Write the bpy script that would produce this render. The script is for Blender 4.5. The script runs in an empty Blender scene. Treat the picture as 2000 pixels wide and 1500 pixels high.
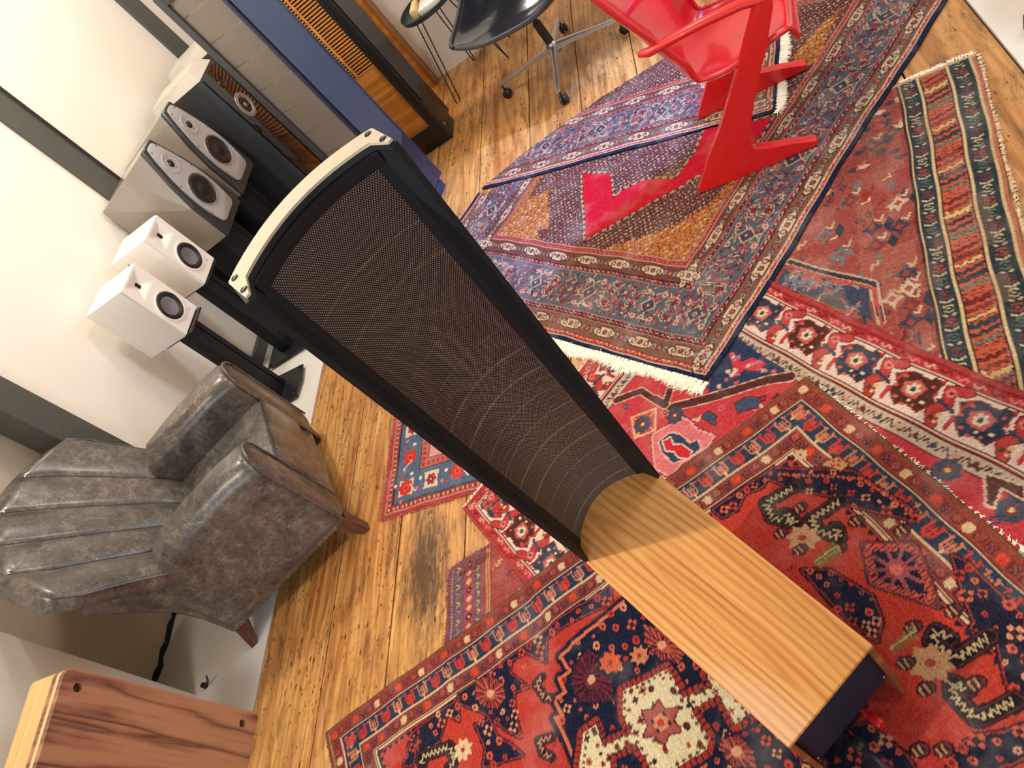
import bpy, bmesh, math, random
import numpy as np
from mathutils import Vector, Matrix
random.seed(7); rng = np.random.default_rng(11)
D = bpy.data; C = bpy.context.scene.collection
PI = math.pi

# ------------------------------------------------------------------ camera, world, lights, exposure
cd = D.cameras.new('camera'); cam = D.objects.new('camera', cd); C.objects.link(cam)
cd.sensor_width = 36.0; cd.lens = 1533.98*36/2000; cd.clip_start = .02
RW = ((0.810306,-0.002342,-0.586003),(-0.377044,-0.767597,-0.518297),(-0.448601,0.640928,-0.622871))
cam.matrix_world = Matrix(((RW[0][0],-RW[1][0],-RW[2][0],0),(RW[0][1],-RW[1][1],-RW[2][1],0),(RW[0][2],-RW[1][2],-RW[2][2],1.8),(0,0,0,1)))
bpy.context.scene.camera = cam
w = D.worlds.new('world'); bpy.context.scene.world = w; w.use_nodes = True
w.node_tree.nodes['Background'].inputs[0].default_value = (.80,.88,1,1)
w.node_tree.nodes['Background'].inputs[1].default_value = .5
vs = bpy.context.scene.view_settings
vs.view_transform = 'Standard'; vs.look = 'None'; vs.gamma = 1; vs.use_curve_mapping = False; vs.exposure = -.78
def area(name, loc, to, sx, sy, power, col):
    l = D.lights.new(name,'AREA'); l.shape='RECTANGLE'; l.size=sx; l.size_y=sy; l.energy=power; l.color=col
    o = D.objects.new(name,l); C.objects.link(o); o.location=loc
    o.rotation_euler=(Vector(to)-Vector(loc)).to_track_quat('-Z','Y').to_euler(); return o
def spot(name, loc, to, power, col, ang, blend=.5, r=.05):
    l = D.lights.new(name,'SPOT'); l.energy=power; l.color=col; l.spot_size=math.radians(ang); l.spot_blend=blend; l.shadow_soft_size=r
    o = D.objects.new(name,l); C.objects.link(o); o.location=loc
    o.rotation_euler=(Vector(to)-Vector(loc)).to_track_quat('-Z','Y').to_euler(); return o
W_=(1,.92,.80)
spot('ceiling_spot_light', (-1.5,.3,2.85), (-.75,.9,.3), 300, W_, 75, .8, .03)
area('ceiling_lamp_light', (-2.2,2.5,2.85), (-2.2,2.5,0), .2,.2, 58, W_)
area('ceiling_lamp_light', (-.5,3.2,2.85), (-.5,3.2,0), .3,.3, 44, (1,.88,.72))
area('ceiling_lamp_light', (-2.2,4.0,2.85), (-2.2,4.0,0), .3,.3, 40, W_)
area('ceiling_lamp_light', (.7,1.3,2.85), (.3,1.3,0), .4,.4, 11, (1,.86,.68))
area('ceiling_lamp_light', (-2.3,.1,2.85), (-2.3,.1,0), .3,.3, 26, W_)
area('window_daylight', (-.9,-1.97,1.75), (-1.2,1.5,.4), 2.4,1.5, 68, (.78,.89,1))
area('window_daylight', (1.88,2.9,1.9), (-1.5,2.6,.4), 1.3,1.4, 60, (.66,.80,1))
spot('skylight_beam', (.9,3.4,2.8), (-1.02,2.98,0), 1700, (.30,.45,1), 27, .5, .05)

# ------------------------------------------------------------------ helpers
def lin(c): return tuple(((v/255)/12.92 if v/255<=.04045 else ((v/255+.055)/1.055)**2.4) for v in c)
def c4(c): return (*lin(c),1)
class NT:
    def __init__(s,name):
        s.m=D.materials.new(name); s.m.use_nodes=True; s.t=s.m.node_tree; s.n=s.t.nodes; s.b=s.n['Principled BSDF']
    def new(s,t,**k):
        n=s.n.new(t)
        for a,b in k.items(): setattr(n,a,b)
        return n
    def link(s,a,b): s.t.links.new(a,b)
    def coords(s,scale=(1,1,1),rot=(0,0,0),kind='Object',loc=(0,0,0)):
        tc=s.new('ShaderNodeTexCoord'); mp=s.new('ShaderNodeMapping'); s.link(tc.outputs[kind],mp.inputs[0])
        mp.inputs['Scale'].default_value=scale; mp.inputs['Rotation'].default_value=rot; mp.inputs['Location'].default_value=loc
        return mp.outputs[0]
    def noise(s,vec,scale=5,detail=4,rough=.55,dist=0):
        n=s.new('ShaderNodeTexNoise'); s.link(vec,n.inputs['Vector']); n.inputs['Scale'].default_value=scale
        n.inputs['Detail'].default_value=detail; n.inputs['Roughness'].default_value=rough; n.inputs['Distortion'].default_value=dist
        return n.outputs['Fac']
    def ramp(s,fac,stops):
        r=s.new('ShaderNodeValToRGB'); s.link(fac,r.inputs[0]); e=r.color_ramp.elements
        while len(e)<len(stops): e.new(.5)
        for i,(p,c) in enumerate(stops): e[i].position=p; e[i].color=c if len(c)==4 else c4(c)
        return r.outputs[0]
    def mix(s,a,b,fac,mode='MIX'):
        m=s.new('ShaderNodeMix',data_type='RGBA',blend_type=mode)
        for v,i in ((fac,0),(a,6),(b,7)):
            if hasattr(v,'links') or hasattr(v,'is_linked'): s.link(v,m.inputs[i])
            else: m.inputs[i].default_value=v if not isinstance(v,tuple) or len(v)==4 else c4(v)
        return m.outputs[2]
    def math(s,op,a,b=0.0):
        m=s.new('ShaderNodeMath',operation=op)
        for v,i in ((a,0),(b,1)):
            if hasattr(v,'is_linked'): s.link(v,m.inputs[i])
            else: m.inputs[i].default_value=v
        return m.outputs[0]
    def bump(s,h,strength=.3,dist=.002):
        b=s.new('ShaderNodeBump'); b.inputs['Strength'].default_value=strength; b.inputs['Distance'].default_value=dist
        s.link(h,b.inputs['Height']); s.link(b.outputs[0],s.b.inputs['Normal'])
    def set(s,**k):
        for a,v in k.items():
            i=s.b.inputs[a.replace('_',' ')]
            if hasattr(v,'is_linked'): s.link(v,i)
            else: i.default_value=v
        return s.m
def plain(name,col,rough=.5,metal=0,var=.06,scale=30,bump=0,coat=0,spec=.5):
    t=NT(name); v=t.coords(); n=t.noise(v,scale,3)
    a=tuple(max(0,x*(1-var)) for x in lin(col))+(1,); b=tuple(min(1,x*(1+var)) for x in lin(col))+(1,)
    t.set(Base_Color=t.ramp(n,[(.3,a),(.7,b)]),Roughness=rough,Metallic=metal,Coat_Weight=coat,Specular_IOR_Level=spec)
    if bump: t.bump(t.noise(v,scale*8,2),bump,.001)
    return t.m
def wood(name,c1,c2,c3,along=2,scale=1.0,rough=.4,bands=6,coat=0.0,loc=(0,0,0),knots=.6,cath=1.0,fine=.42):
    t=NT(name); sc=[13*scale]*3; sc[along]=.75*scale
    v=t.coords(tuple(sc),loc=loc); n=t.noise(v,.42,2,.45,.35*cath)
    s=t.math('MULTIPLY',n,bands*6.28); s=t.math('SINE',s); s=t.math('MULTIPLY',s,.5); s=t.math('ADD',s,.5); s=t.math('POWER',s,1.6)
    sc2=[260*scale]*3; sc2[along]=3.2*scale
    g=t.noise(t.coords(tuple(sc2),loc=loc),1,4,.62)
    sc3=[60*scale]*3; sc3[along]=1.0*scale
    g3=t.noise(t.coords(tuple(sc3),loc=loc),1,3,.6,.3)
    f=t.math('ADD',t.math('MULTIPLY',s,.26),t.math('ADD',t.math('MULTIPLY',g,fine),t.math('MULTIPLY',g3,.40)))
    big=t.noise(t.coords(tuple(x*.3 for x in sc),loc=loc),.8,2)
    col=t.ramp(f,[(.30,c1),(.52,c2),(.78,c3)])
    col=t.mix(col,c2,t.math('MULTIPLY',big,knots))
    t.set(Base_Color=col,Roughness=rough,Coat_Weight=coat,Coat_Roughness=.15); t.bump(g,.12,.0008); return t.m

def figured(name,c1,c2,c3,across=0,along=1,F=80,k=.06,x0=0,y0=0,dist=.02,rough=.35,coat=.2,amt=.5,fine=.4,tone=.3,pw=1.4,nsc=(6,1.2)):
    """flat sawn veneer: nested cathedral rings, long pores and slow tone drift"""
    t=NT(name); tc=t.new('ShaderNodeTexCoord'); sx=t.new('ShaderNodeSeparateXYZ'); t.link(tc.outputs['Object'],sx.inputs[0])
    X=sx.outputs[across]; Y=sx.outputs[along]
    sc=[1,1,1]; sc[across]=nsc[0]; sc[along]=nsc[1]; n=t.noise(t.coords(tuple(sc)),1.0,3,.5)
    sc=[1,1,1]; sc[across]=40; sc[along]=3; n2=t.noise(t.coords(tuple(sc)),1.0,3,.6)
    x=t.math('ADD',t.math('SUBTRACT',X,x0),t.math('MULTIPLY',t.math('SUBTRACT',n,.5),dist*4))
    y=t.math('MULTIPLY',t.math('SUBTRACT',Y,y0),k)
    r=t.math('SQRT',t.math('ADD',t.math('MULTIPLY',x,x),t.math('MULTIPLY',y,y)))
    scw=[1,1,1]; scw[across]=16; scw[along]=.9
    ph=t.math('ADD',t.math('MULTIPLY',r,F*6.283),t.math('ADD',t.math('MULTIPLY',n2,2.4),t.math('MULTIPLY',t.noise(t.coords(tuple(scw)),1.0,2,.5),14.0)))
    s=t.math('POWER',t.math('ADD',t.math('MULTIPLY',t.math('SINE',ph),.5),.5),pw)
    sc=[1,1,1]; sc[across]=420; sc[along]=7; g=t.noise(t.coords(tuple(sc)),1,3,.6)
    sc=[1,1,1]; sc[across]=70; sc[along]=1.2; g2=t.noise(t.coords(tuple(sc)),1,3,.6)
    f=t.math('ADD',t.math('MULTIPLY',s,amt),t.math('ADD',t.math('MULTIPLY',g,fine),t.math('MULTIPLY',g2,1-amt-fine+.15)))
    col=t.ramp(f,[(.28,c1),(.52,c2),(.8,c3)]); col=t.mix(col,c2,t.math('MULTIPLY',t.noise(t.coords((3,3,3)),1,2),tone))
    t.set(Base_Color=col,Roughness=rough,Coat_Weight=coat,Coat_Roughness=.15); t.bump(g,.1,.0006); return t.m

def mesh(name,verts,faces,mat,smooth=False,uv=None):
    m=D.meshes.new(name); m.from_pydata([tuple(v) for v in verts],[],faces)
    if mat: m.materials.append(mat)
    if smooth: m.polygons.foreach_set('use_smooth',[True]*len(m.polygons))
    m.update(); return m
def link(name,me,parent=None,loc=None,rot=None,kind=None):
    o=D.objects.new(name,me); C.objects.link(o)
    if parent: o.parent=parent
    if loc is not None: o.location=loc
    if rot is not None: o.rotation_euler=rot
    if kind: o['kind']=kind
    return o
def bmobj(name,bm,mat,parent=None,smooth=False,kind=None,sharp=40):
    bmesh.ops.recalc_face_normals(bm,faces=bm.faces)
    m=D.meshes.new(name); bm.to_mesh(m); bm.free()
    for x in (mat if isinstance(mat,(list,tuple)) else [mat]): m.materials.append(x)
    if smooth:
        m.polygons.foreach_set('use_smooth',[True]*len(m.polygons)); m.set_sharp_from_angle(angle=math.radians(sharp))
    return link(name,m,parent,kind=kind)
def bx(bm,x0,x1,y0,y1,z0,z1,bev=0,seg=2,mi=0):
    vs_=[bm.verts.new(p) for p in ((x0,y0,z0),(x1,y0,z0),(x1,y1,z0),(x0,y1,z0),(x0,y0,z1),(x1,y0,z1),(x1,y1,z1),(x0,y1,z1))]
    fs=[bm.faces.new([vs_[i] for i in f]) for f in ((0,3,2,1),(4,5,6,7),(0,1,5,4),(1,2,6,5),(2,3,7,6),(3,0,4,7))]
    for f in fs: f.material_index=mi
    if bev: bmesh.ops.bevel(bm,geom=list({e for f in fs for e in f.edges}),offset=bev,segments=seg,affect='EDGES',profile=.5)
    return vs_
def box(name,x0,x1,y0,y1,z0,z1,mat,parent=None,bev=.002,kind=None):
    bm=bmesh.new(); bx(bm,x0,x1,y0,y1,z0,z1,bev); return bmobj(name,bm,mat,parent,smooth=bev>0,kind=kind)
def prism(bm,pts,axis,a,b,bev=0,seg=2):
    """polygon pts (2D) extruded along axis from a to b"""
    def P(p,t):
        return {0:(t,p[0],p[1]),1:(p[0],t,p[1]),2:(p[0],p[1],t)}[axis]
    A=[bm.verts.new(P(p,a)) for p in pts]; B=[bm.verts.new(P(p,b)) for p in pts]; n=len(pts)
    fs=[bm.faces.new(A),bm.faces.new(B[::-1])]+[bm.faces.new((A[i],B[i],B[(i+1)%n],A[(i+1)%n])) for i in range(n)]
    if bev: bmesh.ops.bevel(bm,geom=list({e for f in fs for e in f.edges}),offset=bev,segments=seg,affect='EDGES',profile=.5)
    return fs
def tube(bm,pts,rad,seg=10,caps=True,flat=None):
    pts=[Vector(p) for p in pts]; rings=[]
    rr=rad if isinstance(rad,(list,tuple)) else [rad]*len(pts)
    up=Vector((0,0,1))
    for i,p in enumerate(pts):
        t=(pts[min(i+1,len(pts)-1)]-pts[max(i-1,0)]).normalized()
        a=t.cross(up); 
        if a.length<.05: a=t.cross(Vector((1,0,0)))
        a.normalize(); b=t.cross(a).normalized()
        fx=flat[i] if flat else 1.0
        rings.append([bm.verts.new(p+a*math.cos(2*PI*k/seg)*rr[i]*1.0+b*math.sin(2*PI*k/seg)*rr[i]*fx) for k in range(seg)])
    for i in range(len(rings)-1):
        for k in range(seg): bm.faces.new((rings[i][k],rings[i][(k+1)%seg],rings[i+1][(k+1)%seg],rings[i+1][k]))
    if caps: bm.faces.new(rings[0][::-1]); bm.faces.new(rings[-1])
def lathe(bm,prof,seg=32,M=None):
    """prof: (r,h) revolved about local Z, transformed by M"""
    M=M or Matrix(); rings=[]
    for r,h in prof:
        if r<1e-6: rings.append([bm.verts.new(M@Vector((0,0,h)))])
        else: rings.append([bm.verts.new(M@Vector((r*math.cos(2*PI*k/seg),r*math.sin(2*PI*k/seg),h))) for k in range(seg)])
    for a,b in zip(rings,rings[1:]):
        for k in range(seg):
            k2=(k+1)%seg
            if len(a)==1 and len(b)==1: continue
            if len(a)==1: bm.faces.new((a[0],b[k2],b[k]))
            elif len(b)==1: bm.faces.new((a[k],a[k2],b[0]))
            else: bm.faces.new((a[k],a[k2],b[k2],b[k]))
def thing(name,label,cat,loc=(0,0,0),rz=0,group=None):
    o=D.objects.new(name,None); C.objects.link(o); o.location=loc; o.rotation_euler=(0,0,rz); o.empty_display_size=.1
    o['label']=label; o['category']=cat
    if group: o['group']=group
    return o
def tag(o,label,cat,group=None):
    o['label']=label; o['category']=cat
    if group: o['group']=group
    return o
def copy_tree(o,parent=None):
    c=o.copy(); C.objects.link(c)
    if parent: c.parent=parent
    for ch in [x for x in D.objects if x.parent==o]: copy_tree(ch,c)
    return c
def face_M(origin,normal):
    return Matrix.Translation(origin)@Vector(normal).to_track_quat('Z','Y').to_matrix().to_4x4()

# ------------------------------------------------------------------ materials
m_black=plain('black_satin',(26,28,30),.38,var=.1)
m_blackgloss=plain('black_gloss',(14,17,24),.07,var=.05,coat=.6)
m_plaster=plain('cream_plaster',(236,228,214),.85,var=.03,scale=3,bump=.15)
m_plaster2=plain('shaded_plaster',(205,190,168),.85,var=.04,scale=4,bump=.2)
m_panel=plain('cream_glass_panel',(246,238,226),.22,var=.02,scale=.8,spec=.45)
m_post=plain('grey_post_paint',(84,84,78),.5,var=.06)
m_ledge=plain('painted_concrete',(214,210,202),.6,var=.05,scale=6,bump=.25)
m_white=plain('white_satin_paint',(244,240,232),.35,var=.01)
m_steel=plain('brushed_aluminium',(190,186,180),.32,.85,var=.05)
m_cream=plain('champagne_plate',(178,168,146),.6,.0,var=.06,scale=160)
# ------------------------------------------------------------------ structure
def struct(name,x0,x1,y0,y1,z0,z1,mat,bev=0):
    return box(name,x0,x1,y0,y1,z0,z1,mat,None,bev,'structure')
def plank_mat():
    t=NT('aged_pine'); oi=t.new('ShaderNodeObjectInfo')
    tc=t.new('ShaderNodeTexCoord'); off=t.new('ShaderNodeVectorMath',operation='ADD'); cmb=t.new('ShaderNodeCombineXYZ')
    t.link(t.math('MULTIPLY',oi.outputs['Random'],37.0),cmb.inputs[0]); t.link(t.math('MULTIPLY',oi.outputs['Random'],11.0),cmb.inputs[1])
    t.link(tc.outputs['Object'],off.inputs[0]); t.link(cmb.outputs[0],off.inputs[1]); vec=off.outputs[0]
    def mp(s,v=vec):
        m=t.new('ShaderNodeMapping'); t.link(v,m.inputs[0]); m.inputs['Scale'].default_value=s; return m.outputs[0]
    g1=t.noise(mp((9,.55,1)),.8,3,.5,.5)
    s=t.math('SINE',t.math('MULTIPLY',g1,60.0)); s=t.math('ADD',t.math('MULTIPLY',s,.5),.5)
    fine=t.noise(mp((170,4,1)),1,4,.62); mid=t.noise(mp((36,1.6,1)),1,4,.6,.4)
    f=t.math('ADD',t.math('MULTIPLY',s,.22),t.math('ADD',t.math('MULTIPLY',fine,.36),t.math('MULTIPLY',mid,.44)))
    col=t.ramp(f,[(.28,(120,70,30)),(.50,(182,126,68)),(.78,(226,178,110))])
    big=t.noise(mp((2.6,.8,1)),1.1,4,.6)
    col=t.mix(col,t.ramp(big,[(.36,(152,88,36)),(.64,(236,190,120))]),.38)
    tone=t.ramp(oi.outputs['Random'],[(0,(.80,.74,.68,1)),(.5,(1,1,1,1)),(1,(1,.92,.80,1))]); col=t.mix(col,tone,.7,'MULTIPLY')
    dirt=t.noise(mp((14,3.2,1)),1.2,6,.72,.8)
    col=t.mix(col,(92,54,24),t.ramp(dirt,[(.50,(0,0,0,1)),(.68,(.8,.8,.8,1))]))
    holes=None
    for scl,seedv,thr in (((60,26,1),0,.20),((34,12,1),5,.17)):
        vo=t.new('ShaderNodeTexVoronoi'); t.link(mp(scl),vo.inputs['Vector']); vo.inputs['Scale'].default_value=1.0; vo.inputs['Randomness'].default_value=1
        hh=t.ramp(vo.outputs['Distance'],[(thr*.6,(1,1,1,1)),(thr,(0,0,0,1))])
        gate=t.ramp(t.noise(mp((3,1.5,1)),1.7+seedv*.3,3),[(.46,(0,0,0,1)),(.54,(.9,.9,.9,1))])
        hh=t.mix(hh,gate,1.0,'MULTIPLY'); holes=hh if holes is None else t.mix(holes,hh,1.0,'ADD')
    h=holes
    col=t.mix(col,(60,32,12),h)
    vk=t.new('ShaderNodeTexVoronoi'); t.link(mp((4.2,1.3,1)),vk.inputs['Vector'])
    kn=t.ramp(vk.outputs['Distance'],[(.05,(.85,.85,.85,1)),(.13,(0,0,0,1))])
    col=t.mix(col,(104,52,20),kn)
    sp_=t.noise(mp((70,38,1)),1,4,.7); bl=t.noise(mp((7,5,1)),1.1,5,.65)
    col=t.mix(col,(100,60,26),t.mix(t.ramp(sp_,[(.54,(0,0,0,1)),(.68,(.8,.8,.8,1))]),t.ramp(bl,[(.44,(.12,.12,.12,1)),(.62,(1,1,1,1))]),1.0,'MULTIPLY'))
    col=t.mix(col,(128,82,40),t.ramp(bl,[(.55,(0,0,0,1)),(.75,(.42,.42,.42,1))]))
    # charred stain with its own outline
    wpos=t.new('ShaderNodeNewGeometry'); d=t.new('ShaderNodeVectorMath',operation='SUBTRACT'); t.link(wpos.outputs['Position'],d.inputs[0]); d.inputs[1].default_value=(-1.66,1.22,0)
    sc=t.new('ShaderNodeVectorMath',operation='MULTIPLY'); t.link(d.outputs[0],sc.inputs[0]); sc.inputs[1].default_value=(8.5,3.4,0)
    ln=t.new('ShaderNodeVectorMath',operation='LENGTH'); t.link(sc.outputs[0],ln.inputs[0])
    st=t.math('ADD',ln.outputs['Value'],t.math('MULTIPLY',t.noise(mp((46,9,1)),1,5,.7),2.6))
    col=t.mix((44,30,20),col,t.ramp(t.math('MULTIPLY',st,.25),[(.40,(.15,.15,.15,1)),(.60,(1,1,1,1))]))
    t.set(Base_Color=col,Roughness=t.ramp(dirt,[(.3,(.30,.30,.30,1)),(.7,(.46,.46,.46,1))]),Specular_IOR_Level=.5)
    t.bump(t.math('SUBTRACT',fine,h),.35,.0012); return t.m
m_plank=plank_mat()
m_sub=plain('dark_subfloor',(40,28,18),.9)
floor=struct('floor',-3.3,3.0,-2.0,5.4,-.08,-.028,m_sub)
xs=[-2.436,-2.093,-1.795,-1.492,-1.186,-.894,-.602,-.31,-.018,.262,.517]
for i in range(len(xs)-1):
    a,b=xs[i]+.0028,xs[i+1]-.0028
    bm=bmesh.new(); n=14; dz=random.uniform(-.0012,.0)
    L=[-1.9+(4.62+1.9)*k/n for k in range(n+1)]
    pr=[(a,-.025),(a,-.002+dz),(a+.0025,dz),(b-.0025,dz),(b,-.002+dz),(b,-.025)]
    ring=[[bm.verts.new((x+random.uniform(-.0007,.0007),y,z)) for x,z in pr] for y in L]
    for k in range(n):
        for j in range(5): bm.faces.new((ring[k][j],ring[k][j+1],ring[k+1][j+1],ring[k+1][j]))
    bm.faces.new(ring[0]); bm.faces.new(ring[-1][::-1])
    bmobj('plank',bm,m_plank,floor)
def ledge(name,x0,x1,y0,y1):
    bm=bmesh.new(); bx(bm,x0,x1,y0,y1,-.03,-.001,.003); return bmobj(name,bm,m_ledge,None,True,'structure')
ledge('trim_1',-3.2,-2.441,-1.9,4.62)
ledge('trim_2',.522,1.86,-1.9,4.62)
# left wall: recessed plaster wall, nearer pier, posts, glazed cream panels and a low rail
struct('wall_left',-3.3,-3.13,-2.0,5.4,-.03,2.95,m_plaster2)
bm=bmesh.new(); bx(bm,-3.13,-2.81,-2.0,1.03,-.03,2.95,.006); bmobj('trim_3',bm,m_plaster,None,True,'structure')
for i,(a,b) in enumerate(((1.85,1.985),(3.155,3.315),(4.50,4.655))):
    bm=bmesh.new(); bx(bm,-3.12,-2.965,a,b,0,2.94,.003)
    if i==1: bx(bm,-3.1,-2.962,b-.022,b+.004,0,2.94,.001,mi=1)
    bmobj('trim_%d'%(4+i),bm,[m_post,m_black],None,True,'structure')
for i,(a,b) in enumerate(((1.985,3.155),(3.32,4.50),(4.66,5.3))):
    bm=bmesh.new(); bx(bm,-3.0,-2.985,a,b,.06,2.93,.001); bmobj('window_%d'%(i+1),bm,m_panel,None,False,'structure')
    bm=bmesh.new(); bx(bm,-3.02,-2.955,a,b,0,.062,.002); bmobj('trim_%d'%(7+i),bm,m_post,None,True,'structure')
struct('wall_far',-1.86,3.0,4.62,4.8,-.03,2.95,m_plaster)
struct('wall_recess',-3.3,-1.86,5.3,5.4,-.03,2.95,m_plaster)
struct('wall_right',1.86,2.0,-2.0,2.1,-.03,2.95,m_plaster)
bm=bmesh.new(); bx(bm,1.86,2.0,3.7,4.62,-.03,2.95); bx(bm,1.86,2.0,2.1,3.7,-.03,1.1); bx(bm,1.86,2.0,2.1,3.7,2.7,2.95); bmobj('wall_right',bm,m_plaster,None,kind='structure')
bm=bmesh.new(); bx(bm,-3.3,-2.2,-2.1,-2.0,-.03,2.95); bx(bm,.4,3.0,-2.1,-2.0,-.03,2.95); bx(bm,-2.2,.4,-2.1,-2.0,-.03,.9); bx(bm,-2.2,.4,-2.1,-2.0,2.6,2.95); bmobj('wall_near',bm,m_plaster,None,kind='structure')
struct('ceiling',-3.3,3.0,-2.1,5.4,2.95,3.05,m_plaster)

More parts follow.
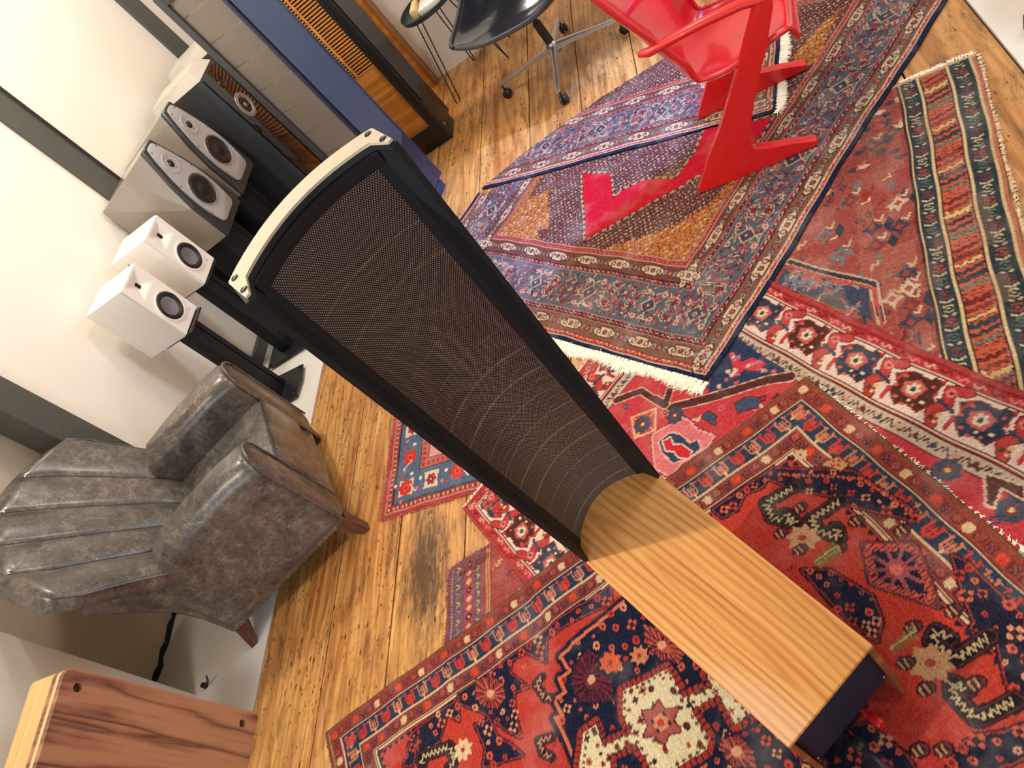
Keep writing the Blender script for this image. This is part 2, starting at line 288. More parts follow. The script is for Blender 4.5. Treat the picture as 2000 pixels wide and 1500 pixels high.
m_gap=plain('crumbled_gap',(24,22,20),.9)
bm=bmesh.new(); n=24; A=[];B=[]
for i in range(n+1):
    y=1.03+.85*i/n; A.append(bm.verts.new((-3.131,y,.012+.006*math.sin(i*2.1)))); B.append(bm.verts.new((-3.105+.008*math.sin(i*1.7)+.006*math.sin(i*3.9),y,.0004)))
for i in range(n): bm.faces.new((A[i],B[i],B[i+1],A[i+1]))
bmobj('trim_10',bm,m_gap,None,kind='structure')
RD={'A_med':[(0.777,1.173),(0.782,0.997),(0.662,0.89),(0.699,0.87),(0.758,0.785),(0.763,0.643),(0.816,0.634),(0.877,0.631),(1.072,0.675),(1.042,0.466),(1.068,0.377),(0.911,0.376),(0.784,0.529),(0.686,0.627),(0.554,0.773),(0.444,0.895)],'A_or1':[(0.427,0.607),(0.607,0.456),(0.685,0.379),(0.576,0.357),(0.431,0.389),(0.432,0.505)],'A_or2':[(0.577,1.431),(0.676,1.314),(0.473,1.144),(0.454,1.235),(0.489,1.392)],'A_or3':[(1.349,0.478),(1.483,0.448),(1.582,0.4),(1.335,0.356),(1.251,0.398)],'G_navy':[(0.657,0.277),(0.774,0.249),(1.007,0.265),(1.002,0.319),(1.038,0.316),(1.039,0.359),(1.076,0.36),(1.076,0.412),(1.098,0.403),(1.098,0.453),(1.095,0.545),(1.112,0.656),(0.554,0.95),(0.627,0.811),(0.622,0.752),(0.622,0.579),(0.627,0.419)],'G_ivory':[(0.898,0.454),(0.772,0.476),(0.767,0.52),(0.774,0.56),(0.695,0.576),(0.691,0.543),(0.659,0.569),(0.655,0.675),(0.697,0.673),(0.697,0.637),(0.694,0.601),(0.771,0.591),(0.773,0.607),(0.768,0.666),(0.784,0.684),(0.863,0.678),(0.916,0.693),(0.928,0.64),(0.932,0.578),(1.004,0.564),(1.036,0.62),(1.105,0.581),(1.088,0.541),(1.046,0.48),(1.005,0.478),(1.012,0.535),(0.928,0.555),(0.929,0.507)],'G_star':[(0.878,0.525),(0.852,0.537),(0.827,0.526),(0.825,0.554),(0.793,0.569),(0.822,0.585),(0.819,0.616),(0.849,0.606),(0.871,0.621),(0.88,0.591),(0.906,0.58),(0.881,0.562)],'G_palm':[(0.926,0.305),(0.911,0.335),(0.93,0.377),(0.912,0.417),(0.935,0.458),(0.988,0.428),(1.015,0.403),(1.014,0.351),(0.985,0.316)],'G_palm2':[(0.759,0.344),(0.736,0.371),(0.719,0.422),(0.717,0.471),(0.737,0.481),(0.769,0.464),(0.776,0.412),(0.78,0.38)],'G_palm3':[(0.74,0.687),(0.704,0.696),(0.696,0.743),(0.711,0.771),(0.749,0.749),(0.757,0.7)],'G_n1':[(0.777,0.185),(0.935,0.175),(1.337,0.174),(1.347,0.199),(1.288,0.267),(1.24,0.35),(1.21,0.391),(1.196,0.314),(1.179,0.27),(1.133,0.284),(1.162,0.214),(1.142,0.184),(1.088,0.189),(1.051,0.251),(1.015,0.19),(0.848,0.216),(0.801,0.229)],'G_n2':[(1.426,0.186),(1.344,0.191),(1.367,0.248),(1.392,0.207),(1.449,0.264),(1.53,0.275),(1.507,0.209),(1.557,0.284),(1.587,0.267),(1.527,0.197)],'G_n3':[(1.325,0.288),(1.278,0.297),(1.274,0.353),(1.244,0.394),(1.226,0.436),(1.273,0.423),(1.324,0.416),(1.345,0.404),(1.318,0.364)],'G_palm4':[(1.27,0.169),(1.221,0.179),(1.196,0.228),(1.208,0.266),(1.242,0.28),(1.274,0.26),(1.291,0.219)],'G_n4':[(0.236,0.175),(0.175,0.246),(0.108,0.323),(0.097,0.425),(0.086,0.494),(0.098,0.509),(0.142,0.444),(0.177,0.381),(0.181,0.348),(0.232,0.273),(0.264,0.194),(0.292,0.206),(0.338,0.195),(0.379,0.219),(0.42,0.214),(0.426,0.178),(0.327,0.179)],'G_n5':[(0.1,0.618),(0.088,0.651),(0.088,0.713),(0.094,0.795),(0.209,0.932),(0.213,0.902),(0.203,0.874),(0.153,0.792),(0.178,0.758),(0.163,0.753),(0.13,0.681)],'G_dia':[(0.219,0.482),(0.135,0.552),(0.193,0.689),(0.265,0.573)],'G_mix':[(0.363,0.458),(0.314,0.496),(0.294,0.555),(0.283,0.596),(0.302,0.652),(0.336,0.684),(0.357,0.613),(0.358,0.53)],'G_n6':[(0.361,0.927),(0.316,0.924),(0.278,0.94),(0.237,0.945),(0.252,0.993),(0.384,0.981),(0.409,0.954)],'G_n7':[(0.492,0.801),(0.463,0.811),(0.44,0.891),(0.451,0.944),(0.637,0.841),(0.61,0.785)],'H1':[(0.235,0.258),(0.315,0.252),(0.33,0.298),(0.312,0.324),(0.294,0.349),(0.299,0.307)],'H2':[(0.179,0.362),(0.26,0.358),(0.27,0.394),(0.248,0.439),(0.236,0.412)],'H3':[(0.164,0.788),(0.244,0.791),(0.251,0.739),(0.229,0.726),(0.222,0.751)],'H4':[(0.215,0.904),(0.292,0.901),(0.294,0.847),(0.278,0.825),(0.266,0.847)],'H5':[(1.082,0.282),(1.108,0.29),(1.1,0.34),(1.084,0.35)],'H6':[(1.13,0.443),(1.17,0.429),(1.171,0.464),(1.152,0.487)],'H7':[(1.527,0.301),(1.525,0.278),(1.426,0.296),(1.421,0.342),(1.447,0.351)],'G_pink1':[(1.281,0.44),(1.227,0.427),(1.228,0.394),(1.259,0.38)],'G_line':[(0.774,0.249),(1.007,0.265),(1.002,0.319),(1.038,0.316),(1.039,0.359),(1.076,0.36),(1.076,0.412),(1.098,0.403),(1.098,0.453),(1.095,0.545)],'G_fl':[(0.286,0.774),(0.307,0.39),(1.387,0.329),(0.888,0.371),(0.813,0.401),(0.163,0.194)],'G_dark':[(0.259,0.696),(0.321,0.751),(0.326,0.812),(0.413,0.896),(0.379,0.916),(0.176,0.711),(0.245,0.846),(0.261,0.317),(0.338,0.347),(0.332,0.412),(0.266,0.461),(0.192,0.428),(0.132,0.511)],'G_olive':[(0.293,0.705),(0.296,0.462),(0.298,0.453)],'G_cream':[(0.126,0.255),(0.105,0.263),(0.101,0.298),(0.128,0.303),(0.151,0.251)],'D_pink':[(0.437,0.588),(0.475,0.659),(0.486,0.683),(0.52,0.691),(0.563,0.682),(0.623,0.695),(0.631,0.66),(0.595,0.581),(0.593,0.528),(0.533,0.518),(0.488,0.547)],'D_navy':[(0.475,0.587),(0.488,0.625),(0.523,0.64),(0.574,0.637),(0.588,0.657),(0.614,0.644),(0.601,0.602),(0.57,0.565),(0.51,0.568)],'D_cross':[(0.484,0.593),(0.5,0.62),(0.527,0.607),(0.553,0.623),(0.596,0.622),(0.605,0.599),(0.572,0.584),(0.545,0.59),(0.515,0.577)],'D_dia':[(0.327,0.596),(0.384,0.66),(0.435,0.604),(0.393,0.549)],'D_band':[(0.431,0.687),(0.508,0.767),(0.573,0.838),(0.631,0.91),(0.685,0.956)],'D_bandL':[(0.228,0.609),(0.29,0.682),(0.405,0.684),(0.379,0.731)],'D_navy2':[(0.513,0.776),(0.469,0.835),(0.451,0.934),(0.443,0.979),(0.583,0.965),(0.675,0.961),(0.569,0.842)],'D_animal':[(0.466,0.918),(0.521,0.922),(0.536,0.947),(0.589,0.951),(0.586,0.92),(0.544,0.904),(0.535,0.858),(0.51,0.892)],'D_navy3':[(0.6,0.802),(0.62,0.841),(0.66,0.858),(0.672,0.831),(0.65,0.808),(0.633,0.786)],'D_navy4':[(0.54,0.72),(0.547,0.748),(0.582,0.745),(0.602,0.717),(0.563,0.717)],'D_brown5':[(1.247,0.967),(1.278,0.974),(1.323,0.983),(1.337,0.962),(1.286,0.962),(1.301,0.912),(1.288,0.911)],'D_fl':[(0.381,0.597),(0.464,0.676),(1.333,0.926),(1.176,0.939)],'C_navy':[(0.616,0.575),(0.634,0.599),(0.68,0.624),(0.912,0.374),(0.783,0.367)],'C_zig':[(0.609,0.584),(0.668,0.513),(0.731,0.43),(0.788,0.355),(0.849,0.353),(0.924,0.351)],'C_f1':[(0.781,0.272),(0.947,0.282),(0.858,0.314),(0.652,0.336),(0.641,0.432),(0.582,0.342),(0.609,0.27),(0.517,0.27),(0.441,0.397),(0.545,0.48),(0.213,0.262),(0.235,0.322),(0.836,0.27),(0.893,0.276)]}
# ------------------------------------------------------------------ rugs: every pattern is woven knot by knot into a point colour layer
class Rug:
    def __init__(s,L,W,res,bg):
        s.L,s.W,s.r=L,W,res; s.nu=int(round(L/res)); s.nv=int(round(W/res))
        s.a=np.empty((s.nu,s.nv,3)); s.a[:]=bg; s.T=(1,0,0,1,0,0)
    def at(s,cu,cv,ang=0,sc=1,fl=1):
        c,q=math.cos(ang)*sc,math.sin(ang)*sc; s.T=(c,-q*fl,q,c*fl,cu,cv); return s
    def base(s): s.T=(1,0,0,1,0,0); return s
    def tr(s,pts):
        p=np.asarray(pts,float).reshape(-1,2); a,b,c,d,e,f=s.T
        return np.stack([(p[:,0]*a+p[:,1]*b+e)/s.r,(p[:,0]*c+p[:,1]*d+f)/s.r],1)
    def bb(s,q,m=1):
        i0=max(0,int(q[:,0].min()-m));i1=min(s.nu,int(q[:,0].max()+m)+1);j0=max(0,int(q[:,1].min()-m));j1=min(s.nv,int(q[:,1].max()+m)+1)
        return i0,i1,j0,j1
    def P(s,pts,col):
        q=s.tr(pts); i0,i1,j0,j1=s.bb(q)
        if i1<=i0 or j1<=j0: return s
        X=np.arange(i0,i1)[:,None]+.5; Y=np.arange(j0,j1)[None,:]+.5; ins=np.zeros((i1-i0,j1-j0),bool)
        for k in range(len(q)):
            x1,y1=q[k-1];x2,y2=q[k]
            if y1==y2: continue
            ins^=((y1>Y)!=(y2>Y))&(X<(x2-x1)*(Y-y1)/(y2-y1)+x1)
        s.a[i0:i1,j0:j1][ins]=col; return s
    def E(s,u,v,ru,rv,col):
        t=np.linspace(0,2*PI,13)[:-1]; return s.P(np.stack([u+ru*np.cos(t),v+rv*np.sin(t)],1),col)
    def S(s,pts,w,col,closed=False):
        q=s.tr(pts); sc=math.hypot(s.T[0],s.T[2]); h=max(w*sc/2/s.r,.55)
        if closed: q=np.vstack([q,q[:1]])
        for k in range(len(q)-1):
            A,B=q[k],q[k+1]; i0,i1,j0,j1=s.bb(np.array([A,B]),h+1)
            if i1<=i0 or j1<=j0: continue
            X=np.arange(i0,i1)[:,None]+.5; Y=np.arange(j0,j1)[None,:]+.5; d=B-A; l=max(d@d,1e-9)
            t=np.clip(((X-A[0])*d[0]+(Y-A[1])*d[1])/l,0,1)
            s.a[i0:i1,j0:j1][np.hypot(X-A[0]-t*d[0],Y-A[1]-t*d[1])<=h]=col
        return s
    def R(s,u0,u1,v0,v1,col): return s.P([(u0,v0),(u1,v0),(u1,v1),(u0,v1)],col)
    def ring(s,du,dv,col):
        s.base(); return s.R(du,s.L-du,dv,s.W-dv,col)
    def sides(s,du,dv,step,fn,which='abcd'):
        """fn(i) draws a motif at the current transform; local x runs along the border, y inward"""
        n=0
        for sd in which:
            ln=(s.L if sd in 'ab' else s.W); off=(dv if sd in 'ab' else du); en=(du if sd in 'ab' else dv)
            k=max(1,int(round((ln-2*en)/step))); st=(ln-2*en)/k
            for i in range(k+1):
                t=en+i*st
                if sd=='a': s.at(t,off,0)
                if sd=='b': s.at(s.L-t,s.W-off,PI)
                if sd=='c': s.at(off,s.W-t,-PI/2)
                if sd=='d': s.at(s.L-off,t,PI/2)
                fn(i)
        s.base()
def flower(r,u,v,R,c1,c2,c3=None,n=6):
    for k in range(n):
        a=2*PI*k/n; r.E(u+math.cos(a)*R*.62,v+math.sin(a)*R*.62,R*.36,R*.36,c1)
    r.E(u,v,R*.42,R*.42,c2)
    if c3 is not None: r.E(u,v,R*.2,R*.2,c3)
def palm(r,u,v,R,c1,c2):
    for k in range(10):
        a=2*PI*k/10; r.S([(u,v),(u+math.cos(a)*R,v+math.sin(a)*R)],R*.16,c1)
    r.E(u,v,R*.45,R*.45,c1); r.E(u,v,R*.25,R*.25,c2)
K=dict(navy=(30,36,62),black=(24,22,34),red=(188,50,40),dred=(140,30,36),crim=(196,20,44),cream=(226,208,176),ivory=(238,214,190),rust=(150,72,58),
 brown=(118,74,62),teal=(44,62,84),blue=(88,112,150),pink=(216,116,110),orange=(206,96,52),gold=(214,164,96),olive=(128,112,66),rose=(196,70,78),dbrown=(66,34,32),grey=(150,150,140),mauve=(132,76,84))

# --- world placement: origin, long axis, cross axis, stacking
RUGS=[]
def rugbase(x,y,upto):
    z=np.zeros_like(x)
    for (o,u,v,L,W,th) in RUGS[:upto]:
        M=np.linalg.inv(np.array([u,v]).T); a=M[0,0]*(x-o[0])+M[0,1]*(y-o[1]); b=M[1,0]*(x-o[0])+M[1,1]*(y-o[1])
        d=np.minimum(np.minimum(a,L-a),np.minimum(b,W-b)); z+=th*np.clip((d+.012)/.016,0,1)
    return z
def knot_mat(name,rough=.95,pile=.5):
    t=NT(name); a=t.new('ShaderNodeAttribute',attribute_name='Col'); v=t.coords()
    n=t.noise(v,420,3,.7); n2=t.noise(v,7,4,.6); n3=t.noise(v,60,3,.6)
    c=t.mix(a.outputs['Color'],(0,0,0,1),t.ramp(n,[(.34,(.55,.55,.55,1)),(.62,(.14,.14,.14,1))]))
    c=t.mix(c,(1,.93,.84,1),t.ramp(n2,[(.5,(0,0,0,1)),(.85,(.10,.10,.10,1))]))
    t.set(Base_Color=c,Roughness=rough,Specular_IOR_Level=.15,Sheen_Weight=.02,Sheen_Roughness=.4); t.bump(t.math('ADD',n,t.math('MULTIPLY',n3,1.4)),pile,.003); return t.m
m_rug=knot_mat('wool_pile')
def lay(name,label,r,o,u,v,th,mask=None,wob=.0012,group=None,jit=7):
    idx=len(RUGS); RUGS.append((o,u,v,r.L,r.W,th))
    nu,nv=r.nu,r.nv
    A=np.arange(nu+1)*r.r; B=np.arange(nv+1)*r.r; a,b=np.meshgrid(A,B,indexing='ij')
    ph=idx*1.7
    a2=a+.0035*np.sin(b*9+ph)+.0015*np.sin(b*37+ph); b2=b+.0045*np.sin(a*6.3+ph)+.0015*np.sin(a*31+1)
    x=o[0]+a2*u[0]+b2*v[0]; y=o[1]+a2*u[1]+b2*v[1]
    z=rugbase(x,y,idx)+th+wob*(np.sin(x*11+ph)*np.sin(y*9+ph*2)+1)
    ck=r.a+rng.normal(0,jit,(nu,nv,1)); ck=np.clip(ck,4,250)
    row=1+.05*np.sin(np.arange(nu)*1.9)[:,None,None]*np.sin(np.arange(nu)*.37)[:,None,None]; ck=np.clip(ck*row,3,250)/255
    cl=np.where(ck<=.04045,ck/12.92,((ck+.055)/1.055)**2.4)
    pad=np.empty((nu+1,nv+1,4),np.float32); pad[:nu,:nv,:3]=cl; pad[nu,:nv,:3]=cl[-1]; pad[:nu,nv,:3]=cl[:,-1]; pad[nu,nv,:3]=cl[-1,-1]; pad[...,3]=1
    cells=np.ones((nu,nv),bool)
    if mask is not None:
        cx=x[:-1,:-1]; cy=y[:-1,:-1]; ins=np.zeros((nu,nv),bool)
        for k in range(len(mask)):
            x1,y1=mask[k-1];x2,y2=mask[k]
            if y1!=y2: ins^=((y1>cy)!=(y2>cy))&(cx<(x2-x1)*(cy-y1)/(y2-y1)+x1)
        cells=ins
    ii,jj=np.nonzero(cells); W1=nv+1
    vid=lambda i,j:i*W1+j
    quads=np.stack([vid(ii,jj),vid(ii+1,jj),vid(ii+1,jj+1),vid(ii,jj+1)],1)
    pc=np.pad(cells,1)
    sk=[]
    for di,dj,e in ((-1,0,((0,0),(0,1))),(1,0,((1,1),(1,0))),(0,-1,((1,0),(0,0))),(0,1,((0,1),(1,1)))):
        m=cells&~pc[1+di:nu+1+di,1+dj:nv+1+dj]; i,j=np.nonzero(m)
        if len(i): sk.append(np.stack([vid(i+e[0][0],j+e[0][1]),vid(i+e[1][0],j+e[1][1])],1))
    sk=np.concatenate(sk); N=(nu+1)*W1
    co=np.stack([x.ravel(),y.ravel(),z.ravel()],1); low=co.copy(); low[:,2]-=th
    skq=np.stack([sk[:,0],sk[:,0]+N,sk[:,1]+N,sk[:,1]],1)
    allv=np.vstack([co,low]); col=np.vstack([pad.reshape(-1,4),pad.reshape(-1,4)*np.array([.6,.6,.6,1],np.float32)])
    q=np.vstack([quads,skq]); used,inv=np.unique(q,return_inverse=True); q=inv.reshape(-1,4); allv=allv[used]; col=col[used]
    if np.cross(np.array([*u,0]),np.array([*v,0]))[2]<0: q=q[:,::-1]
    m=D.meshes.new(name); m.vertices.add(len(allv)); m.vertices.foreach_set('co',allv.astype(np.float32).ravel())
    m.loops.add(q.size); m.loops.foreach_set('vertex_index',q.ravel().astype(np.int32)); m.polygons.add(len(q))
    m.polygons.foreach_set('loop_start',np.arange(0,q.size,4,dtype=np.int32)); m.polygons.foreach_set('use_smooth',np.ones(len(q),bool))
    m.update(calc_edges=True)
    at=m.color_attributes.new('Col','FLOAT_COLOR','POINT'); at.data.foreach_set('color',col.astype(np.float32).ravel())
    m.materials.append(m_rug); ob=link(name,m); tag(ob,label,'rug',group); return ob
m_fr1=plain('cream_fringe',(238,228,206),.95,var=.08,scale=60); m_fr2=plain('mauve_fringe',(120,66,66),.95,var=.25,scale=60)
m_fr3=plain('worn_edge_fringe',(214,186,150),.95,var=.3,scale=40); m_fr4=plain('rose_fringe',(176,72,76),.95,var=.25,scale=60)
def fringe(parent,p0,p1,out,mat,ln=.05,per=700,upto=99,tuft=.5,wd=.0011,zz=.002):
    """knotted tufts of yarn along an edge from p0 to p1, lying on whatever is below"""
    p0=np.array(p0);p1=np.array(p1);out=np.array(out,float);out/=np.linalg.norm(out);t=p1-p0;L=np.linalg.norm(t);t/=L
    n=int(per*L); s=rng.uniform(0,L,n); s=s+.006*np.sin(s*2*PI/.017)*tuft
    V=[];F=[]; ang=.5*np.sin(s*17)+rng.normal(0,.38,n); le=ln*rng.uniform(.55,1.1,n)*(1+.18*np.sin(s*23))
    k=5
    base=p0+np.outer(s,t); pts=np.empty((n,k,3))
    for i in range(k):
        f=i/(k-1); a=ang*f*1.2
        d=np.outer(np.cos(a),out)+np.outer(np.sin(a),t)
        p=base+d*(le*f)[:,None]-out*.002
        z=rugbase(p[:,0],p[:,1],upto)+zz+.004*rng.uniform(0,1,n)*math.sin(PI*min(f,.9))
        pts[:,i,:2]=p; pts[:,i,2]=z
    dr=pts[:,-1]-pts[:,0]; pr=np.stack([-dr[:,1],dr[:,0],np.zeros(n)],1); pr/=np.linalg.norm(pr,axis=1)[:,None]+1e-9
    for i in range(n):
        b=len(V)
        for j in range(k):
            w_=wd*(1 if j<k-1 else .3)
            V+= [pts[i,j]-pr[i]*w_,pts[i,j]+(0,0,w_*1.2),pts[i,j]+pr[i]*w_]
        for j in range(k-1):
            q=b+3*j; F+=[(q,q+1,q+4,q+3),(q+1,q+2,q+5,q+4)]
    return link('fringe',mesh('fringe',V,F,mat,True),parent,kind='stuff')

# ---- E: small blue bordered rug beside the armchair
def weave_E():
    r=Rug(.9,.85,.004,(186,70,70)); k=K
    r.ring(.006,.006,(170,66,62)); r.ring(.018,.018,(196,120,100)); r.ring(.024,.024,(160,70,60)); r.ring(.048,.05,(40,40,60)); r.ring(.053,.055,(86,104,126))
    r.sides(.036,.036,.022,lambda i:(r.R(-.004,.004,-.006,.006,(214,160,130)),r.R(-.011,-.009,-.01,.01,(110,40,40))))
    def mot(i):
        if i%2: flower(r,0,0,.036,(206,52,44),(222,88,60),(150,30,40),8); r.S([(-.05,-.03),(-.02,.01)],.006,(226,206,190)); r.S([(.05,.03),(.03,.0)],.006,(170,60,60))
        else:
            r.P([(-.036,-.034),(.036,-.034),(.03,0),(.036,.034),(-.036,.034),(-.03,0)],(222,200,170)); flower(r,0,0,.026,(176,40,44),(80,40,60),(220,180,160),6)
        r.E(.055,.02,.008,.008,(230,220,214)); r.E(-.055,-.02,.008,.008,(220,120,120)); r.E(.05,-.03,.006,.006,(200,60,60))
    r.sides(.112,.112,.125,mot)
    r.ring(.168,.168,(60,40,50)); r.ring(.172,.172,(190,96,80)); r.sides(.19,.19,.024,lambda i:(r.R(-.005,.005,-.008,.008,(150,40,44)),))
    r.ring(.21,.21,(70,36,40)); r.ring(.214,.214,(214,150,140))
    for i in range(90): flower(r,rng.uniform(.25,.65),rng.uniform(.25,.6),.014,(190,50,60),(230,190,170),None,5)
    return r
oE=(-1.897,1.482); uE=(.02,1.0); vE=(.996,-.085)
rE=lay('oriental_rug','small rug with a blue flowered border, on bare boards beside the leather armchair',weave_E(),oE,uE,vE,.003)
fringe(rE,oE,(-1.888,2.0),(-1,.02),m_fr4,.012,400,0); fringe(rE,oE,(-1.1,1.414),(-.08,-1),m_fr4,.010,400,0)
# ---- F: faded mauve flatweave
def weave_F():
    r=Rug(.46,.5,.004,(146,80,78)); r.R(0,.46,0,.06,(116,84,96)); r.R(0,.46,.06,.1,(160,74,80)); r.R(0,.46,.1,.13,(112,88,98)); r.R(0,.46,.13,.15,(150,78,74)); r.R(0,.46,.15,.156,(206,130,84)); r.R(0,.46,.16,.166,(206,160,110)); r.R(0,.46,.168,.5,(160,74,66))
    for i in range(16):
        u=.02+i*.03
        r.P([(u-.012,.08),(u,.066),(u+.012,.08),(u,.094)],[(60,44,50),(206,166,100),(214,140,130)][i%3]); r.E(u,.08,.004,.004,(220,190,130))
        r.S([(u-.008,.03),(u,.045),(u+.008,.03)],.004,[(190,160,90),(150,120,120)][i%2]); r.S([(u-.008,.112),(u,.122),(u+.008,.112)],.003,(190,170,100))
    for i in range(40):
        u,v=rng.uniform(0,.46),rng.uniform(.17,.5); c=[(226,206,190),(90,50,60),(206,120,60),(70,70,100)][i%4]
        r.S([(u,v),(u+.02,v+.01),(u+.01,v+.03),(u+.035,v+.03)],.006,c)
    for v in (.01,.016): 
        for i in range(70): r.E(i*.0066,v,.0018,.0018,(200,170,160))
    return r
oF=(-1.537,.78); uF=(0,1); vF=(.97,.24)
rF=lay('flatweave_rug','faded mauve flatwoven rug with frayed fringe, poking out between floorboards and the big red rug',weave_F(),oF,uF,vF,.003,mask=[(-1.6,.7),(-1.545,1.185),(-1.37,1.222),(-1.0,1.2),(-1.0,.7)])
fringe(rF,(-1.535,.80),(-1.535,1.18),(-1,.0),m_fr2,.028,900,1); fringe(rF,(-1.53,1.175),(-1.372,1.215),(-.25,.95),m_fr2,.022,900,1)
fringe(rF,(-1.50,1.165),(-1.40,1.20),(.2,-1),m_fr2,.03,700,1,zz=.006)
# ---- C: worn rug by the right ledge
def weave_C():
    r=Rug(1.9,.95,.004,(158,74,66)); L=1.9
    pals=[(190,86,66),(128,40,40),(60,66,76),(222,196,140),(110,124,104)]
    # worn mottled field
    for i in range(520):
        u,v=rng.uniform(0,L),rng.uniform(.23,.95); s_=rng.uniform(.008,.03); c=pals[rng.integers(0,5)] if rng.random()<.5 else (176,92,80)
        r.S([(u,v),(u+s_,v+rng.uniform(-.01,.01)),(u+s_*1.3,v+s_)],rng.uniform(.003,.008),c)
    r.P([(0,.23),(.34,.23),(.30,.60),(0,.9)],(150,70,62))
    for i in range(60):
        u,v=rng.uniform(.0,.34),rng.uniform(.23,.5); r.P([(u,v-.02),(u+.012,v),(u,v+.02),(u-.012,v)],[(60,64,72),(218,196,160),(176,80,70)][i%3])
    r.P(RD['C_navy'],(66,74,90))
    for i in range(150):
        u,v=rng.uniform(.3,L),rng.uniform(.24,.7); c=[(54,62,76),(214,186,146),(96,120,124),(120,40,40),(206,120,90),(54,62,76)][i%6]
        if i%3==0: r.P([(u-.016,v),(u,v-.012),(u+.016,v),(u,v+.012)],c); r.P([(u-.007,v),(u,v-.005),(u+.007,v),(u,v+.005)],(170,60,54))
        elif i%3==1: r.S([(u-.014,v-.012),(u,v-.004),(u-.004,v+.008),(u+.012,v+.012)],.007,c)
        else: r.S([(u-.018,v),(u+.018,v)],.006,c); r.S([(u-.010,v+.010),(u+.010,v+.010)],.006,c)
    for i in range(120):
        j=rng.integers(0,3); p=np.array(RD['C_navy']); q=p.mean(0)+(p[rng.integers(0,5)]-p.mean(0))*rng.uniform(0,.8)
        r.S([q,q+rng.uniform(-.03,.03,2)],.006,[(150,150,150),(190,80,70),(120,126,140)][j])
    r.S(RD['C_zig'],.026,(196,170,140)); r.S(RD['C_zig'],.013,(60,54,60)); r.S([(a+.018,b) for a,b in RD['C_zig']],.010,(190,84,78))
    for n,(u,v) in enumerate(RD['C_f1']):
        c=[(56,68,84),(60,64,80),(206,180,150),(120,60,60),(100,120,126)][n%5]
        r.P([(u-.034,v),(u-.012,v-.012),(u,v-.034),(u+.012,v-.012),(u+.034,v),(u+.012,v+.012),(u,v+.034),(u-.012,v+.012)],c); r.P([(u-.012,v),(u,v-.012),(u+.012,v),(u,v+.012)],(170,70,56)); r.S([(u-.04,v-.03),(u-.02,v-.022),(u-.03,v-.008)],.006,(206,186,150)); r.P([(u-.03,v-.045),(u,v-.06),(u+.03,v-.045),(u,v-.03)],[(150,50,44),(50,56,70)][n%2])
    # bands
    r.R(0,L,0,.012,(206,176,140)); r.R(0,L,.0,.014,(186,110,84)); r.R(0,L,.014,.019,(214,186,136)); r.R(0,L,.019,.078,(50,58,62)); r.R(0,L,.078,.083,(222,192,140)); r.R(0,L,.083,.088,(40,36,36))
    r.R(0,L,.088,.158,(196,92,66)); r.R(0,L,.158,.162,(40,36,36)); r.R(0,L,.162,.168,(222,192,140)); r.R(0,L,.168,.216,(46,56,64)); r.R(0,L,.216,.222,(222,192,140)); r.R(0,L,.222,.228,(60,44,44))
    cs=[(196,92,66),(54,66,74),(214,190,128),(120,40,40),(108,120,98),(54,66,74),(140,60,50)]
    for i in range(76):
        u=i*.0255; c=cs[(i*3)%7]; k=[(.0,.095),(.008,.097),(.006,.108),(.014,.118),(.010,.128),(.020,.140),(.018,.152)]
        r.S([(u+x,v) for x,v in k],.011 if i%3 else .015,(60,36,34)); r.S([(u+x,v) for x,v in k],.008 if i%3 else .012,c)
        if i%3==0: r.S([(u+.004,.104),(u+.016,.100)],.006,c); r.S([(u+.010,.146),(u+.000,.150)],.006,c)
    for i in range(42):
        u=i*.046+.02
        for v,s_ in ((.048,1),(.192,.85)):
            c=[(206,190,140),(170,70,60),(100,116,104),(120,56,60)][i%4]
            r.S([(u-.010*s_,v-.010),(u-.014*s_,v),(u-.010*s_,v+.010)],.005,c); r.S([(u+.004,v-.012),(u+.012,v-.004),(u+.004,v+.012)],.005,c)
            r.S([(u+.018,v-.014),(u+.024,v-.004)],.005,(206,190,150)); r.S([(u+.018,v+.014),(u+.024,v+.004)],.005,(206,190,150)); r.E(u-.002,v,.004,.004,c)
    # short end
    r.R(0,.012,0,.4,(210,180,140))
    # worn patches
    a=r.a; n=np.kron(rng.random((a.shape[0]//24+2,a.shape[1]//12+2)),np.ones((24,12)))[:a.shape[0],:a.shape[1]]
    f=np.clip((n-.6)*1.2,0,.32)[...,None]; r.a=a*(1-f)+np.array((186,138,112))*f
    return r
oC=(.448,2.301); uC=(-.2,-.98); vC=(-.98,.2)
rC=lay('runner_rug','worn red and dark green striped rug with frayed cream edge, at the right',weave_C(),oC,uC,vC,.004)
fringe(rC,(.45,2.305),(.24,2.35),(.2,1),m_fr1,.022,900,2); fringe(rC,(.452,2.30),(.165,.9),(1,-.2),m_fr3,.014,700,2)
